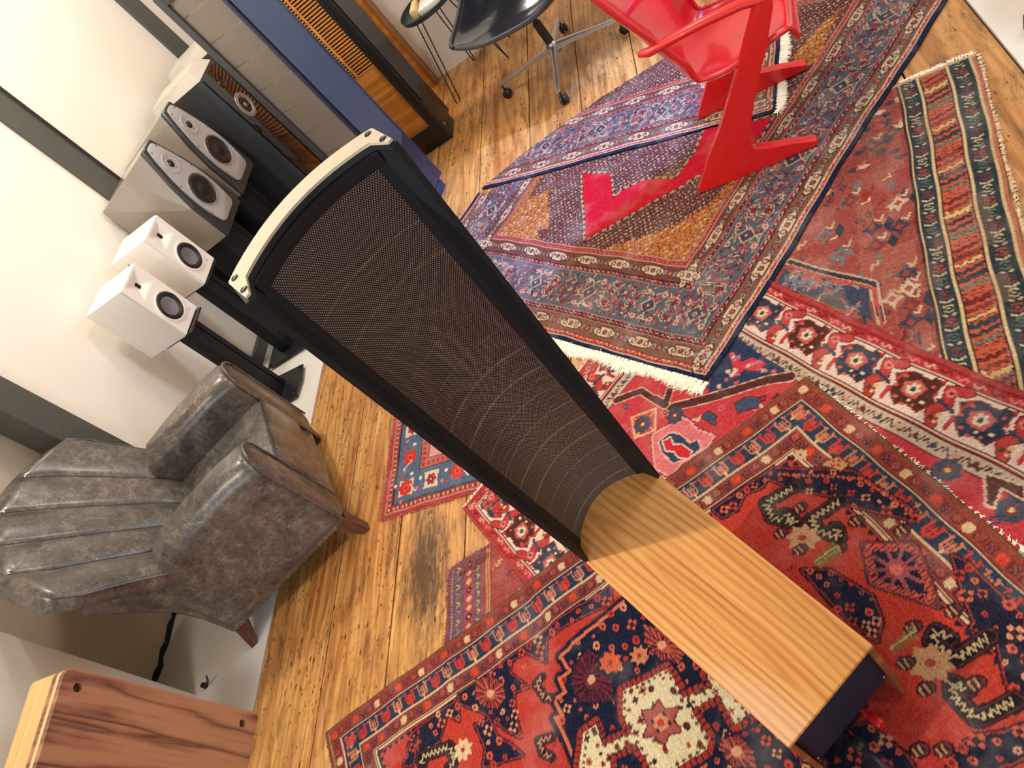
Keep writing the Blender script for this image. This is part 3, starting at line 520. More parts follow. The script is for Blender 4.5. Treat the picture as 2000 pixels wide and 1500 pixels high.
# ---- D: rug with the ivory border
def weave_D():
    r=Rug(1.62,1.18,.004,(196,62,68)); k=K
    r.ring(.0,.0,(176,62,60)); r.ring(.012,.012,(150,40,44)); r.ring(.018,.018,(186,56,54))
    def m0(i): r.S([(-.016,.0),(-.008,-.006),(.002,.006),(.012,-.002)],.006,[(226,120,120),(120,30,34),(214,160,140)][i%3])
    r.sides(.029,.029,.044,m0)
    r.ring(.040,.040,(226,196,170)); r.ring(.044,.044,(84,30,30)); r.ring(.048,.048,(238,206,186))
    def m1(i):
        if i%2==0:
            c=[(44,56,76),(84,42,34)][(i//2)%2]; q=[(-.056,-.050),(-.030,-.058),(-.022,-.046),(.026,-.052),(.064,-.026),(.046,-.008),(.052,.018),(.012,.052),(-.010,.038),(-.046,.048),(-.068,.004),(-.050,-.010)]
            r.P([(x*1.02,y*1.0) for x,y in q],(120,50,44)); r.P([(x*.93,y*.93) for x,y in q],c)
            r.P([(-.03,-.02),(.0,-.034),(.03,-.016),(.022,.014),(-.02,.018)],(206,96,90)); flower(r,0,-.006,.018,(226,210,176),(60,60,60),None,6)
            for a,b in ((-.040,.016),(-.026,.034),(.0,.040),(.036,-.030),(-.038,-.030),(.044,.0),(.024,.030),(-.010,.026)): r.R(a-.005,a+.005,b-.0045,b+.0045,[(214,90,88),(230,200,160),(206,96,90)][int(abs(a*1000))%3])
        else:
            r.S([(-.030,-.056),(.012,-.040),(-.004,-.004),(.020,.020),(-.004,.054)],.030,(110,36,34)); r.S([(-.030,-.056),(.012,-.040),(-.004,-.004),(.020,.020),(-.004,.054)],.023,(192,60,58))
            r.E(.004,-.036,.013,.012,(226,120,112)); r.E(.004,-.036,.005,.005,(110,40,40)); r.S([(-.026,.004),(.022,-.008)],.010,(58,66,82)); r.R(-.010,.0,.022,.034,(226,180,110)); r.R(.002,.012,.034,.044,(84,64,40)); r.R(-.012,-.002,.040,.050,(230,196,150))
            r.S([(.034,-.054),(.042,-.030),(.034,-.016)],.012,(192,60,58)); r.S([(-.034,.014),(-.038,.046)],.012,(192,60,58)); r.S([(-.046,-.04),(-.036,-.012)],.008,(192,60,58))
    r.sides(.107,.107,.090,m1)
    r.ring(.166,.166,(84,34,32)); r.ring(.170,.170,(234,206,180)); r.ring(.174,.174,(160,50,48)); r.ring(.180,.180,(84,34,32)); r.ring(.184,.184,(202,180,154))
    def m2(i):
        r.S([(-.024,-.008),(-.014,.01),(-.004,-.010),(.006,.010),(.016,-.010),(.024,.004)],.004,(96,44,40)); r.E(-.004,.0,.008,.007,[(64,76,96),(110,44,44),(214,150,120)][i%3])
    r.sides(.204,.204,.05,m2)
    r.ring(.224,.224,(110,36,40)); r.ring(.228,.228,(200,62,68))
    F=(.24,1.38,.24,.94)
    for i in range(90):
        u,v=rng.uniform(.26,1.36),rng.uniform(.26,.92); c=[(60,72,100),(226,180,150),(214,100,110),(110,36,40),(230,196,160)][i%5]
        if i%3==0: flower(r,u,v,.018,c,(60,30,40),(226,196,120),5)
        elif i%3==1: r.P([(u-.014,v),(u,v-.014),(u+.014,v),(u,v+.014)],c); r.P([(u-.006,v),(u,v-.006),(u+.006,v),(u,v+.006)],(200,62,68))
        else: r.S([(u,v),(u+.015,v+.004),(u+.012,v+.02),(u+.03,v+.022)],.008,c)
    r.P(RD['D_navy2'],(46,58,86)); r.P(RD['D_animal'],(214,58,70))
    for i in range(26):
        p=np.array(RD['D_navy2']); q=p.mean(0)+(p[rng.integers(0,len(p))]-p.mean(0))*rng.uniform(.1,.75); r.P([q+(-.01,0),q+(0,-.008),q+(.01,0),q+(0,.008)],[(226,196,160),(214,90,100),(190,120,140)][i%3])
    r.S(RD['D_band'],.034,(222,170,140)); r.S(RD['D_band'],.026,(88,44,42)); r.S(RD['D_bandL'],.03,(222,170,140)); r.S(RD['D_bandL'],.022,(88,44,42))
    r.S(RD['D_pink'],.012,(120,40,50),True); r.P(RD['D_pink'],(222,118,118)); r.S(RD['D_pink'],.006,(236,170,160),True)
    r.S(RD['D_navy'],.010,(238,180,170),True); r.P(RD['D_navy'],(52,66,92)); r.P(RD['D_cross'],(206,44,56)); r.S(RD['D_cross'],.005,(238,200,180),True)
    for kk in ('D_navy3','D_navy4'): r.P(RD[kk],(66,82,108)); r.S(RD[kk],.004,(110,40,46),True)
    r.S(RD['D_dia'],.008,(222,176,130),True); p=RD['D_dia']; r.S([p[0],p[2]],.005,(222,176,130)); r.S([p[1],p[3]],.005,(222,176,130))
    r.S(RD['D_brown5'],.012,(230,190,160),True); r.P(RD['D_brown5'],(92,44,36))
    for n,(u,v) in enumerate(RD['D_fl']): flower(r,u,v,.032,(70,76,90),(120,60,50),(226,190,130),8)
    return r
oD=(-1.497,1.3935); uD=(.574,-.819); vD=(.80,.60)
rD=lay('ivory_bordered_rug','red rug with a broad ivory border of animal-like motifs, under the two topmost rugs',weave_D(),oD,uD,vD,.005)
fringe(rD,(-1.497,1.395),(-.60,2.066),(-.82,.57),m_fr1,.016,600,3); fringe(rD,oD,(-1.0,.685),(-.8,-.6),m_fr4,.007,700,3)
# ---- G: the big foreground rug
def weave_G():
    r=Rug(1.84,1.45,.0034,(190,60,46)); k=K; navy=(28,30,52)
    r.ring(0,0,(104,84,58)); r.ring(.006,.006,(150,66,54)); r.ring(.012,.012,(196,140,110)); r.ring(.015,.015,(142,62,52))
    def fl(i):
        c=[(206,72,44),(44,46,72),(168,96,84),(216,184,140),(168,96,84),(44,46,72)][i%6]
        if i%6 in (0,3): r.P([(-.012,-.008),(0,-.013),(.012,-.008),(.01,.010),(0,.014),(-.01,.010)],c)
        else: r.S([(-.011,-.011),(-.011,.011),(.011,.011),(.011,-.011)],.0035,(104,40,42)); flower(r,0,0,.009,c,(150,60,54),None,4)
    r.sides(.032,.032,.031,fl)
    r.ring(.050,.050,(96,34,36)); r.ring(.053,.053,(214,180,140)); r.ring(.057,.057,(40,58,78))
    def m(i):
        c=[(198,58,46),(204,122,92)][i%2]
        r.S([(-.014,-.018),(-.014,.012),(-.004,.018),(-.004,-.010)],.006,c); r.S([(.014,-.018),(.014,.012),(.004,.018),(.004,-.010)],.006,c); r.S([(-.022,-.018),(-.010,-.020)],.005,c); r.S([(.022,-.018),(.010,-.020)],.005,c); r.S([(0,.016),(0,.025)],.005,[c,(226,190,150)][i%2]); r.S([(-.014,0),(.014,0)],.004,c)
    r.sides(.088,.088,.051,m)
    r.ring(.117,.117,(214,180,140)); r.ring(.121,.121,(96,34,36)); r.ring(.124,.124,(140,66,60))
    r.sides(.142,.142,.031,fl)
    r.ring(.160,.160,(96,34,36)); r.ring(.163,.163,(206,170,130)); r.ring(.168,.168,(110,44,40)); r.ring(.171,.171,(222,190,150)); r.ring(.176,.176,(64,30,36)); r.ring(.180,.180,(190,60,46))
    # saw teeth along the field edge
    def tooth(i): r.P([(-.012,0),(0,.016),(.012,0)],navy)
    r.sides(.182,.182,.024,tooth)
    g=RD
    def dots(poly,n,cols,s0=.007,s1=.012):
        p=np.array(poly); c=p.mean(0)
        lo,hi=p.min(0),p.max(0); put=0; t=0
        pts=[]
        while put<n and t<n*30:
            t+=1; q=rng.uniform(lo,hi); ins=False
            for a in range(len(p)):
                (x1,y1),(x2,y2)=p[a-1],p[a]
                if (y1>q[1])!=(y2>q[1]) and q[0]<(x2-x1)*(q[1]-y1)/(y2-y1)+x1: ins=not ins
            if not ins or any(abs(q-z).max()<s1*2.1 for z in pts): continue
            pts.append(q); put+=1; s_=rng.uniform(s0,s1); cc=cols[put%len(cols)]
            if put%3==0: flower(r,q[0],q[1],s_*1.5,cc,(60,26,34),None,4)
            elif put%3==1: r.E(q[0],q[1],s_*.9,s_*1.1,cc); r.E(q[0],q[1],s_*.4,s_*.5,(120,34,36))
            else: r.E(q[0],q[1],s_*.7,s_*.7,cc); r.E(q[0],q[1],s_*.25,s_*.3,navy)
    warm=[(202,72,52),(214,104,76),(190,60,48),(222,150,110),(206,90,70)]
    def edge(kk,c=(206,92,74),w=.006): r.S(g[kk],w,c,True)
    for kk in ('G_n1','G_n2','G_n3','G_n4','G_n5','G_n6','G_n7','G_mix','G_dia'):
        q=np.array(g[kk]); r.S(q,.016,(44,26,40),True); r.S(q,.007,(160,56,50),True); r.P(q,navy)
    dots(g['G_n1'],50,warm); dots(g['G_n2'],14,warm); dots(g['G_n3'],8,warm); dots(g['G_n4'],34,warm,.006,.010); dots(g['G_n5'],24,warm); dots(g['G_n6'],14,warm); dots(g['G_n7'],22,warm)
    dots(g['G_mix'],24,warm+[(120,110,90)],.006,.010)
    q=np.array(g['G_n4'][:5]); 
    for a,b in zip(q,q[1:]):
        L_=np.linalg.norm(b-a)
        for t in np.arange(0,1,.012/L_): p_=a+(b-a)*t+np.array((0,.026)); r.E(p_[0],p_[1],.004,.005,(206,84,62))
    # diamond
    p=np.array(g['G_dia']); c=p.mean(0); r.S(p,.012,(112,50,56),True)
    for a,b in zip(p,np.roll(p,-1,0)):
        for t in np.arange(.06,1,.14): q=c+((a+(b-a)*t)-c)*.86; r.E(q[0],q[1],.010,.008,(196,84,70)); r.S([q-(.006,0),q+(.006,0)],.002,(60,26,34))
    palm(r,c[0],c[1],.055,(150,74,78),(196,96,80))
    # central ground
    P_=np.array(g['G_navy']); r.S(g['G_line'],.040,(150,44,44)); r.S(g['G_line'],.032,navy); r.P(P_,navy)
    r.S(g['G_line'],.010,(214,110,78)); dots(g['G_navy'],150,warm,.007,.012)
    for kk in ('G_palm','G_palm2','G_palm3','G_palm4'):
        p=np.array(g[kk]); c=p.mean(0); col=(124,46,56) if kk=='G_palm' else (196,92,72)
        r.S(p,.010,navy,True); r.P(p,(88,34,46) if kk=='G_palm' else (150,56,50))
        for t in np.arange(0,len(p),.5):
            a=p[int(t)]+(p[(int(t)+1)%len(p)]-p[int(t)])*(t%1); r.S([c+(a-c)*.25,a],.005,col); r.S([c+(a-c)*.35+(.004,.004),a+(.004,.004)],.0035,(48,22,34))
        r.E(c[0],c[1],.012,.012,(222,160,120))
    p=np.array(g['G_ivory']); r.S(p,.050,navy,True); r.S(p,.034,(170,56,40),True)
    for a,b in zip(p,np.roll(p,-1,0)):
        L_=np.linalg.norm(b-a); n_=int(L_/.014)
        nn=np.array([-(b-a)[1],(b-a)[0]])/max(L_,1e-6)
        for t in range(n_): q=a+(b-a)*t/max(n_,1); r.S([q+nn*.020,q-nn*.002],.0035,navy); r.S([q+nn*.0,q-nn*.020],.0035,navy)
    r.P(p,(232,214,170)); dots(p,46,[(168,62,48),(64,40,44),(196,110,80),(110,90,60)],.006,.010)
    for a,b in zip(p,np.roll(p,-1,0)):
        L_=np.linalg.norm(b-a); n_=int(L_/.018); cc=p.mean(0)
        for t in range(n_):
            q=a+(b-a)*t/max(n_,1); q=q+(cc-q)*.05; r.S([q-(.004,0),q+(.004,0)],.0025,(90,60,50)); r.S([q-(0,.004),q+(0,.004)],.0025,(90,60,50))
    s_=np.array(g['G_star']); r.S(s_,.008,(110,40,40),True); r.P(s_,(176,88,74)); c=s_.mean(0); r.R(c[0]-.02,c[0]+.02,c[1]-.02,c[1]+.02,(60,40,44)); flower(r,c[0],c[1],.022,(214,150,110),(206,60,50),None,6)
    # hooks
    for kk in ('H1','H2','H3','H4','H5','H6','H7'):
        h=np.array(g[kk]); sm=.72 if kk in('H5','H6') else 1
        r.S(h,.040*sm,(40,24,34)); r.S(h,.031*sm,(84,44,48)); r.S(h,.024*sm,(30,22,30))
        for a,b in zip(h,h[1:]):
            L_=np.linalg.norm(b-a); d=(b-a)/max(L_,1e-6); nn=np.array([-d[1],d[0]])
            zz=[a+d*t+nn*(.007*sm*(1 if i%2 else -1)) for i,t in enumerate(np.arange(.004,L_,.007))]
            if len(zz)>1: r.S(zz,.004,(206,180,130) if sm==1 else (214,140,110))
    r.P(g['G_cream'],(214,160,110)); r.S(g['G_cream'],.004,(110,44,40),True); flower(r,*np.array(g['G_cream']).mean(0),.014,(196,60,44),(214,160,110),None,4)
    for n,(u,v) in enumerate(g['G_fl']):
        c=[(196,148,104),(206,160,120),(226,196,150),(214,96,50),(206,130,90),(206,170,130)][n%6]; R_=[.040,.036,.030,.030,.024,.018][n%6]
        for a in range(8):
            t=a*PI/4; r.E(u+math.cos(t)*R_*.66,v+math.sin(t)*R_*.66,R_*.3,R_*.3,c); r.S([(u,v),(u+math.cos(t)*R_,v+math.sin(t)*R_)],R_*.22,c)
        r.E(u,v,R_*.25,R_*.25,(160,60,40))
    for n,(u,v) in enumerate(g['G_dark']):
        r.E(u,v,.021,.016,(52,26,34)); r.E(u,v,.017,.012,(110,50,50))
        for t in (-.008,-.002,.004,.010): r.S([(u+t,v-.008),(u+t+.002,v+.008)],.0025,(206,160,110) if int(t*1000)%4 else (40,26,34))
    for u,v in g['G_olive']:
        for a in range(7): r.S([(u-.03+a*.009,v-.012+a*.002),(u-.024+a*.009,v+.016)],.005,(136,116,70))
        r.S([(u-.03,v),(u+.032,v+.006)],.004,(196,176,120))
    for i in range(70):
        u,v=rng.uniform(.2,1.64),rng.uniform(.2,1.25)
        if abs(r.a[int(u/r.r),int(v/r.r),0]-190)<3: 
            c=[(140,34,36),(214,120,90),(84,36,60),(150,50,44)][i%4]; r.S([(u,v),(u+.006,v+.007),(u+.014,v+.002)],.004,c)
    # abrash: slow colour drift of the dye lots
    dr=np.interp(np.arange(r.nu),np.linspace(0,r.nu,14),rng.uniform(-9,9,14))[:,None]*np.array([1.0,.6,.2]); r.a=r.a+dr[:,None,:]
    return r
oG=(-.301,1.385); uG=(-.939,-.342); vG=(.424,-.906)
rG=lay('tribal_rug','big red and navy rug with ivory medallion, under the walnut based loudspeaker',weave_G(),oG,uG,vG,.006)
fringe(rG,(-2.028,.755),(-1.72,.10),(-.9,-.35),m_fr2,.012,500,4); fringe(rG,(-.28,1.34),(.10,.55),(.9,.42),m_fr1,.012,200,4)
# ---- A and B: the pair with navy bindings and red medallions
def bands(r,du,dv,dense=True):
    bind=(24,32,62)
    r.ring(0,0,bind); r.ring(du[0],dv[0],(214,190,170)); r.ring(du[0]+.003,dv[0]+.003,(150,50,44))
    mu=(du[0]+du[1])/2; mv=(dv[0]+dv[1])/2
    def s1(i): r.S([(-.012,.004),(0,-.004),(.012,.004)],.003,(214,180,160)); r.E(0,.0,.0065,.006,[(196,70,40),(214,90,90),(206,100,50)][i%3])
    r.sides(mu+.001,mv+.001,.026,s1)
    r.ring(du[1]-.002,dv[1]-.002,(214,190,170)); r.ring(du[1]+.001,dv[1]+.001,(128,86,66))
    mu=(du[1]+du[2])/2; mv=(dv[1]+dv[2])/2; h=(dv[2]-dv[1])/2
    def cart(i):
        if i%2==0:
            h_=h*.82
            r.P([(-.060,0),(-.046,-h_*.6),(-.032,-h_*.6),(-.028,-h_),(.028,-h_),(.032,-h_*.6),(.046,-h_*.6),(.060,0),(.046,h_*.6),(.032,h_*.6),(.028,h_),(-.028,h_),(-.032,h_*.6),(-.046,h_*.6)],(70,36,36))
            r.P([(-.054,0),(-.042,-h_*.5),(-.028,-h_*.55),(-.024,-h_*.85),(.024,-h_*.85),(.028,-h_*.55),(.042,-h_*.5),(.054,0),(.042,h_*.5),(.028,h_*.55),(.024,h_*.85),(-.024,h_*.85),(-.028,h_*.55),(-.042,h_*.5)],(212,188,158))
            for a in (-.028,0,.028): r.E(a,0,.011,h_*.5,(110,40,46)); r.E(a,0,.006,h_*.3,[(206,176,140),(150,90,60)][a==0])
            for a in (-.046,-.014,.014,.046): r.E(a,h_*.45,.002,.003,(96,60,50)); r.E(a,-h_*.45,.002,.003,(96,60,50))
        else:
            for a in (-.024,.024): flower(r,a,0,.010,(150,150,150),(96,76,80),None,5)
            flower(r,0,0,.015,(110,44,50),(196,140,110),(70,36,36),4)
    r.sides(mu,mv,.088,cart)
    def guard(u0,v0,u1,v1):
        r.ring(u0,v0,(170,120,110)); r.ring(u0+.0025,v0+.0025,(72,34,44))
        mu=(u0+u1)/2; mv=(v0+v1)/2
        def f(i): flower(r,0,0,.009,[(206,66,80),(176,160,140),(196,60,60),(90,80,80)][i%4],(60,40,44),None,4); r.E(.012,0,.0035,.004,(226,150,140))
        r.sides(mu,mv,.024,f); r.ring(u1-.002,v1-.002,(170,120,110))
    guard(du[2],dv[2],du[3],dv[3])
    r.ring(du[3],dv[3],(88,92,102))
    mu=(du[3]+du[4])/2; mv=(dv[3]+dv[4])/2; h=(dv[4]-dv[3])/2
    cols=[(206,180,150),(150,52,50),(196,130,110),(70,40,56),(170,150,120),(196,80,80)]
    def main(i):
        j=i%3
        if j==0:
            r.P([(-.036,0),(0,-h*.5),(.036,0),(0,h*.5)],(196,166,136)); r.P([(-.028,0),(0,-h*.4),(.028,0),(0,h*.4)],(54,62,84)); flower(r,0,0,.012,(128,70,60),(206,170,130),None,4)
            for sg in (-1,1): r.S([(0,sg*h*.5),(.012*sg,sg*h*.72),(.034,sg*h*.8)],.003,(200,180,150)); r.S([(0,sg*h*.5),(-.012*sg,sg*h*.72),(-.034,sg*h*.8)],.003,(200,180,150)); flower(r,.04,sg*h*.72,.013,(206,170,150),(186,44,50),None,6); flower(r,-.04,sg*h*.72,.013,(206,170,150),(186,44,50),None,6)
        elif j==1:
            for sg in (-1,1):
                r.S([(-.022,sg*h*.1),(-.03,sg*h*.4),(-.01,sg*h*.62),(.014,sg*h*.5),(.012,sg*h*.25)],.012,(206,186,156)); r.S([(-.022,sg*h*.1),(-.03,sg*h*.4),(-.01,sg*h*.62),(.014,sg*h*.5),(.012,sg*h*.25)],.006,(110,44,48)); r.E(-.004,sg*h*.38,.011,.011,(120,40,40))
                r.E(.03,sg*h*.1,.010,.008,(176,80,80)); r.S([(.02,sg*h*.7),(.032,sg*h*.9)],.008,(120,36,52))
        else:
            n_=3
            for a in range(-1,2):
                for b in range(-1,2): flower(r,(a+b)*.021,(a-b)*h*.27,.010,[(170,160,140),(96,60,72)][(a+b)%2],(150,60,60),None,5)
            r.S([(-.05,0),(0,-h*.7),(.05,0),(0,h*.7)],.0025,(96,40,56),True)
    r.sides(mu,mv,.105,main)
    ar=r.L*r.W
    if dense:
        for i in range(5200):
            sd=rng.integers(0,4); t=rng.uniform(0,1); d=rng.uniform(.08,.92)
            U=du[3]+(du[4]-du[3])*d; V=dv[3]+(dv[4]-dv[3])*d
            u,v=[(t*r.L,V),(t*r.L,r.W-V),(U,t*r.W),(r.L-U,t*r.W)][sd]
            if u<U or u>r.L-U or v<V or v>r.W-V: continue
            iu,iv=min(int(u/r.r),r.nu-1),min(int(v/r.r),r.nv-1)
            if abs(r.a[iu,iv]-np.array((88,92,102))).max()>2: continue
            c=cols[i%6]
            if i%2: r.E(u,v,.0065,.0055,c); r.E(u,v,.003,.0025,(110,36,44))
            else: r.S([(u,v),(u+rng.uniform(-.016,.016),v+rng.uniform(-.016,.016))],.004,c)
    guard(du[4],dv[4],du[5],dv[5])
    r.ring(du[5],dv[5],(112,66,52))
    mu=(du[5]+du[6])/2; mv=(dv[5]+dv[6])/2; h=(dv[6]-dv[5])/2; 
    def cart2(i): cart(i)
    r.sides(mu,mv,.082,cart2)
    r.ring(du[6],dv[6],(206,150,130)); r.ring(du[6]+.003,dv[6]+.003,(166,76,70)); mu=(du[6]+du[7])/2; mv=(dv[6]+dv[7])/2
    r.sides(mu,mv,.024,lambda i:(r.E(0,0,.0075,.006,(160,30,44)),r.E(.002,0,.003,.003,(226,170,130))))
    r.ring(du[7]-.002,dv[7]-.002,(196,150,130)); r.ring(du[7],dv[7],(104,66,62))
    return r
def rosette_field(r,u0,u1,v0,v1,bg,ring_,dot,step=.027):
    r.base(); i=0; u=u0
    while u<u1:
        v=v0+(i%2)*step/2
        while v<v1:
            iu,iv=min(int(u/r.r),r.nu-1),min(int(v/r.r),r.nv-1)
            if abs(r.a[iu,iv]-np.array(bg)).max()<3:
                uu=u+rng.uniform(-.003,.003); vv=v+rng.uniform(-.003,.003)
                r.E(uu,vv,.0095,.0085,ring_); r.E(uu,vv,.006,.005,dot[rng.integers(0,len(dot))]); r.S([(uu+.010,vv+.004),(uu+.014,vv+.011)],.0035,(60,30,36)); r.E(uu-.011,vv+.010,.0028,.0028,(206,150,140))
            v+=step
        u+=step*.52; i+=1
DU=[.022,.045,.110,.135,.300,.325,.385,.412]; DV=[.020,.040,.095,.120,.262,.284,.338,.360]
def weave_A():
    r=Rug(2.05,1.80,.004,(104,66,62)); bands(r,DU,DV)
    mirror=lambda p:[(a,1.80-b) for a,b in p]
    for kk in ('A_or1','A_or2','A_or3'):
        r.P(RD[kk],(178,104,48)); 
    # corner spandrels in orange
    for p in ([(.415,.365),(.415,.75),(.60,.42),(.9,.365)],[(.415,1.435),(.415,1.15),(.60,1.40),(.85,1.435)]): r.P(p,(178,104,48))
    m=RD['A_med']; r.S(m,.022,(70,60,50),True); r.S(m,.013,(176,160,120),True)
    a=r.a.copy()
    rosette_field(r,.42,1.64,.37,1.43,(104,66,62),(72,36,38),[(186,120,104),(196,160,130),(150,84,76),(160,150,130)])
    rosette_field(r,.42,1.64,.37,1.43,(178,104,48),(196,120,60),[(120,66,44),(206,160,80),(96,60,44),(190,186,150)],.030)
    r.P(m,(194,14,40))
    p=np.array(m)
    for x,y in zip(p,np.roll(p,-1,0)):
        L_=np.linalg.norm(y-x); n_=int(L_/.016)
        for t in range(n_): q=x+(y-x)*t/n_; r.E(q[0],q[1],.006,.006,(168,152,110) if t%2 else (56,44,44))
    for i in range(12): u,v=rng.uniform(.5,1.0),rng.uniform(.55,1.1)
    return r
oA=(-.571,1.492); uA=(.677,.735); vA=(-.747,.665)
rA=lay('medallion_rug','large navy-bound rug with a plain crimson medallion and orange corners, under the red chair',weave_A(),oA,uA,vA,.005,
  mask=[(-.50,1.38),(1.0,3.1),(.6,3.9),(.16,3.34),(-.10,3.22),(-.5,3.20),(-1.0,3.17),(-1.44,3.10),(-1.50,3.16),(-1.60,3.05),(-2.1,2.7),(-2.0,2.4)])
fringe(rA,(-.571,1.492),(-1.35,2.188),(-.70,-.72),m_fr1,.050,1500,5,tuft=1.0,wd=.0014,zz=.003); fringe(rA,(-.60,1.518),(-1.35,2.188),(-.70,-.72),m_fr1,.036,1300,5,tuft=1.0,wd=.0014,zz=.006)
def weave_B():
    r=Rug(1.62,1.30,.004,(104,66,62)); bands(r,DV,DV,True)
    rosette_field(r,.36,1.26,.36,.94,(104,66,62),(72,36,38),[(186,120,104),(196,160,130),(150,84,76)])
    return r
oB=(-.128,2.536); uB=(-.908,.419); vB=(.27,.963)
rB=lay('medallion_rug','navy-bound rug laid askew over its twin, nearest the black swivel chair',weave_B(),oB,uB,vB,.006,
  mask=[(-.10,2.50),(-.128,2.52),(-.338,2.640),(-.813,2.843),(-1.15,2.985),(-1.48,3.14),(-1.45,3.165),(-1.2,3.235),(-.998,3.262),(-.773,3.29),(-.488,3.284),(-.2,3.30),(.10,3.34),(.13,3.30)])
fringe(rB,(-.135,2.530),(.083,3.28),(.96,-.27),m_fr1,.042,1700,6,tuft=1.0,wd=.0014,zz=.004)
# ------------------------------------------------------------------ main electrostatic loudspeaker (seen from behind)
m_walnut=figured('honey_walnut',(150,88,38),(204,138,68),(226,168,98),0,1,F=62,k=.09,x0=-.03,y0=.20,dist=.022,rough=.34,amt=.26,fine=.36,pw=.8)
m_walnut2=wood('walnut_side',(92,52,28),(140,84,44),(170,106,58),along=1,scale=1.1,rough=.4,bands=6)
m_rear=plain('dark_rear_plate',(26,38,58),.6,0,var=.1,spec=.25)
m_red=plain('red_plastic',(190,24,26),.3,var=.05)
m_frame=plain('black_frame',(20,24,30),.6,var=.12,spec=.3)
m_sheet=plain('dark_stator_sheet',(34,26,26),.42,.3,var=.15)
m_dot=plain('perforation_glint',(190,172,158),.4,.2,var=.25,scale=500)  # pale tone paints the glint on the hole rims
m_dotb=plain('spacer_glint',(196,184,150),.4,.2,var=.2)
sp=thing('electrostatic_loudspeaker','tall curved electrostatic loudspeaker with walnut base, seen from behind, in the middle','loudspeaker')
yaw,roll=.665,-.041
U=Vector((math.cos(yaw)*math.cos(roll),math.sin(yaw)*math.cos(roll),math.sin(roll))); Vv=Vector((-math.sin(yaw),math.cos(yaw),0)); Wv=U.cross(Vv)
sp.matrix_world=Matrix(((U.x,Vv.x,Wv.x,-.392),(U.y,Vv.y,Wv.y,.467),(U.z,Vv.z,Wv.z,0),(0,0,0,1)))
hw=.119
# cabinet: sloping lid, sides, front baffle, recessed rear plate
def lidz(v): return .302+(.505-.302)*v/.452
bm=bmesh.new(); prism(bm,[(-.004,lidz(-.004)-.010),(.54,lidz(.54)-.010),(.54,lidz(.54)),(-.004,lidz(-.004))],0,-hw,hw,.0012,1); bmobj('lid',bm,m_walnut,sp,True)
for s in (-1,1):
    a,b=sorted((s*hw,s*(hw-.012)))
    bm=bmesh.new(); prism(bm,[(.0,.028),(.52,.028),(.54,lidz(.54)-.0105),(-.002,lidz(-.002)-.0105)],0,a,b,.001,1); bmobj('side_board',bm,m_walnut2,sp,True)
bm=bmesh.new(); bx(bm,-hw+.012,hw-.012,.50,.52,.028,.47,.001); bmobj('front_baffle',bm,m_black,sp,True)
rp=box('rear_panel',-hw+.0125,hw-.0125,.010,.020,.118,.286,m_rear,sp,.0015)
bm=bmesh.new(); bx(bm,-hw+.0125,hw-.0125,.10,.115,.028,.118,.001); bx(bm,-hw+.0125,hw-.0125,.02,.115,.108,.118,.001); bx(bm,-.06,.045,.03,.115,.04,.108,.004); bmobj('terminal_cup',bm,m_black,sp,True)
for u_,mm,lb in ((.028,m_red,'red binding post'),(-.03,m_black,None)):
    bm=bmesh.new(); lathe(bm,[(0,-.03),(.006,-.03),(.006,0),(.010,.0),(.0105,.003),(.010,.022),(.007,.026),(0,.026)],20,face_M((u_,.0,.080),(0,-1,.25))); o=bmobj('binding_post',bm,mm,sp,True)
    if lb: o['label']=lb
for a,b in ((-.105,.275),(.105,.275),(-.105,.130),(.105,.130)):
    bm=bmesh.new(); lathe(bm,[(0,.0015),(.0025,.0012),(.0035,0),(0,-.002)],12,face_M((a*.97,.010,b),(0,-1,0))); bmobj('screw',bm,m_steel,rp,True)
for a in (-.1,.1):
    for b in (.06,.46):
        bm=bmesh.new(); lathe(bm,[(0,0),(.010,0),(.012,.006),(.008,.030),(0,.030)],14,Matrix.Translation((a,b,.018-a*.041*1.0-.0))); bmobj('foot',bm,m_black,sp,True)
# panel
k_=(.447-.21)/(.5-1.495)
Tv=lambda w_: .447+k_*(w_-.5)
cut=lambda w_:(0,Tv(w_),w_)
def pan(u,dv,w_): return (u,Tv(w_)+dv,w_)
for s in (-1,1):   # side rails: tapered channel with an outward facing rear flange
    bm=bmesh.new()
    prof=[(hw*s,.0),(hw*s,.062),(.100*s,.072),(.090*s,.040),(.101*s,.032),(.111*s,-.001)]
    zs=[.494,.52]+[.52+(1.488-.52)*i/10 for i in range(1,11)]
    rings=[[bm.verts.new(pan(u,dv,z)) for u,dv in prof] for z in zs]
    for a,b in zip(rings,rings[1:]):
        for j in range(len(prof)): bm.faces.new((a[j],a[(j+1)%6],b[(j+1)%6],b[j]))
    bm.faces.new(rings[0]); bm.faces.new(rings[-1][::-1]); bmobj('side_rail',bm,m_frame,sp)
R0=.052
def arc(u,edge=.100,base=.034,sag=.040): return base+sag*(1-(u/edge)**2)
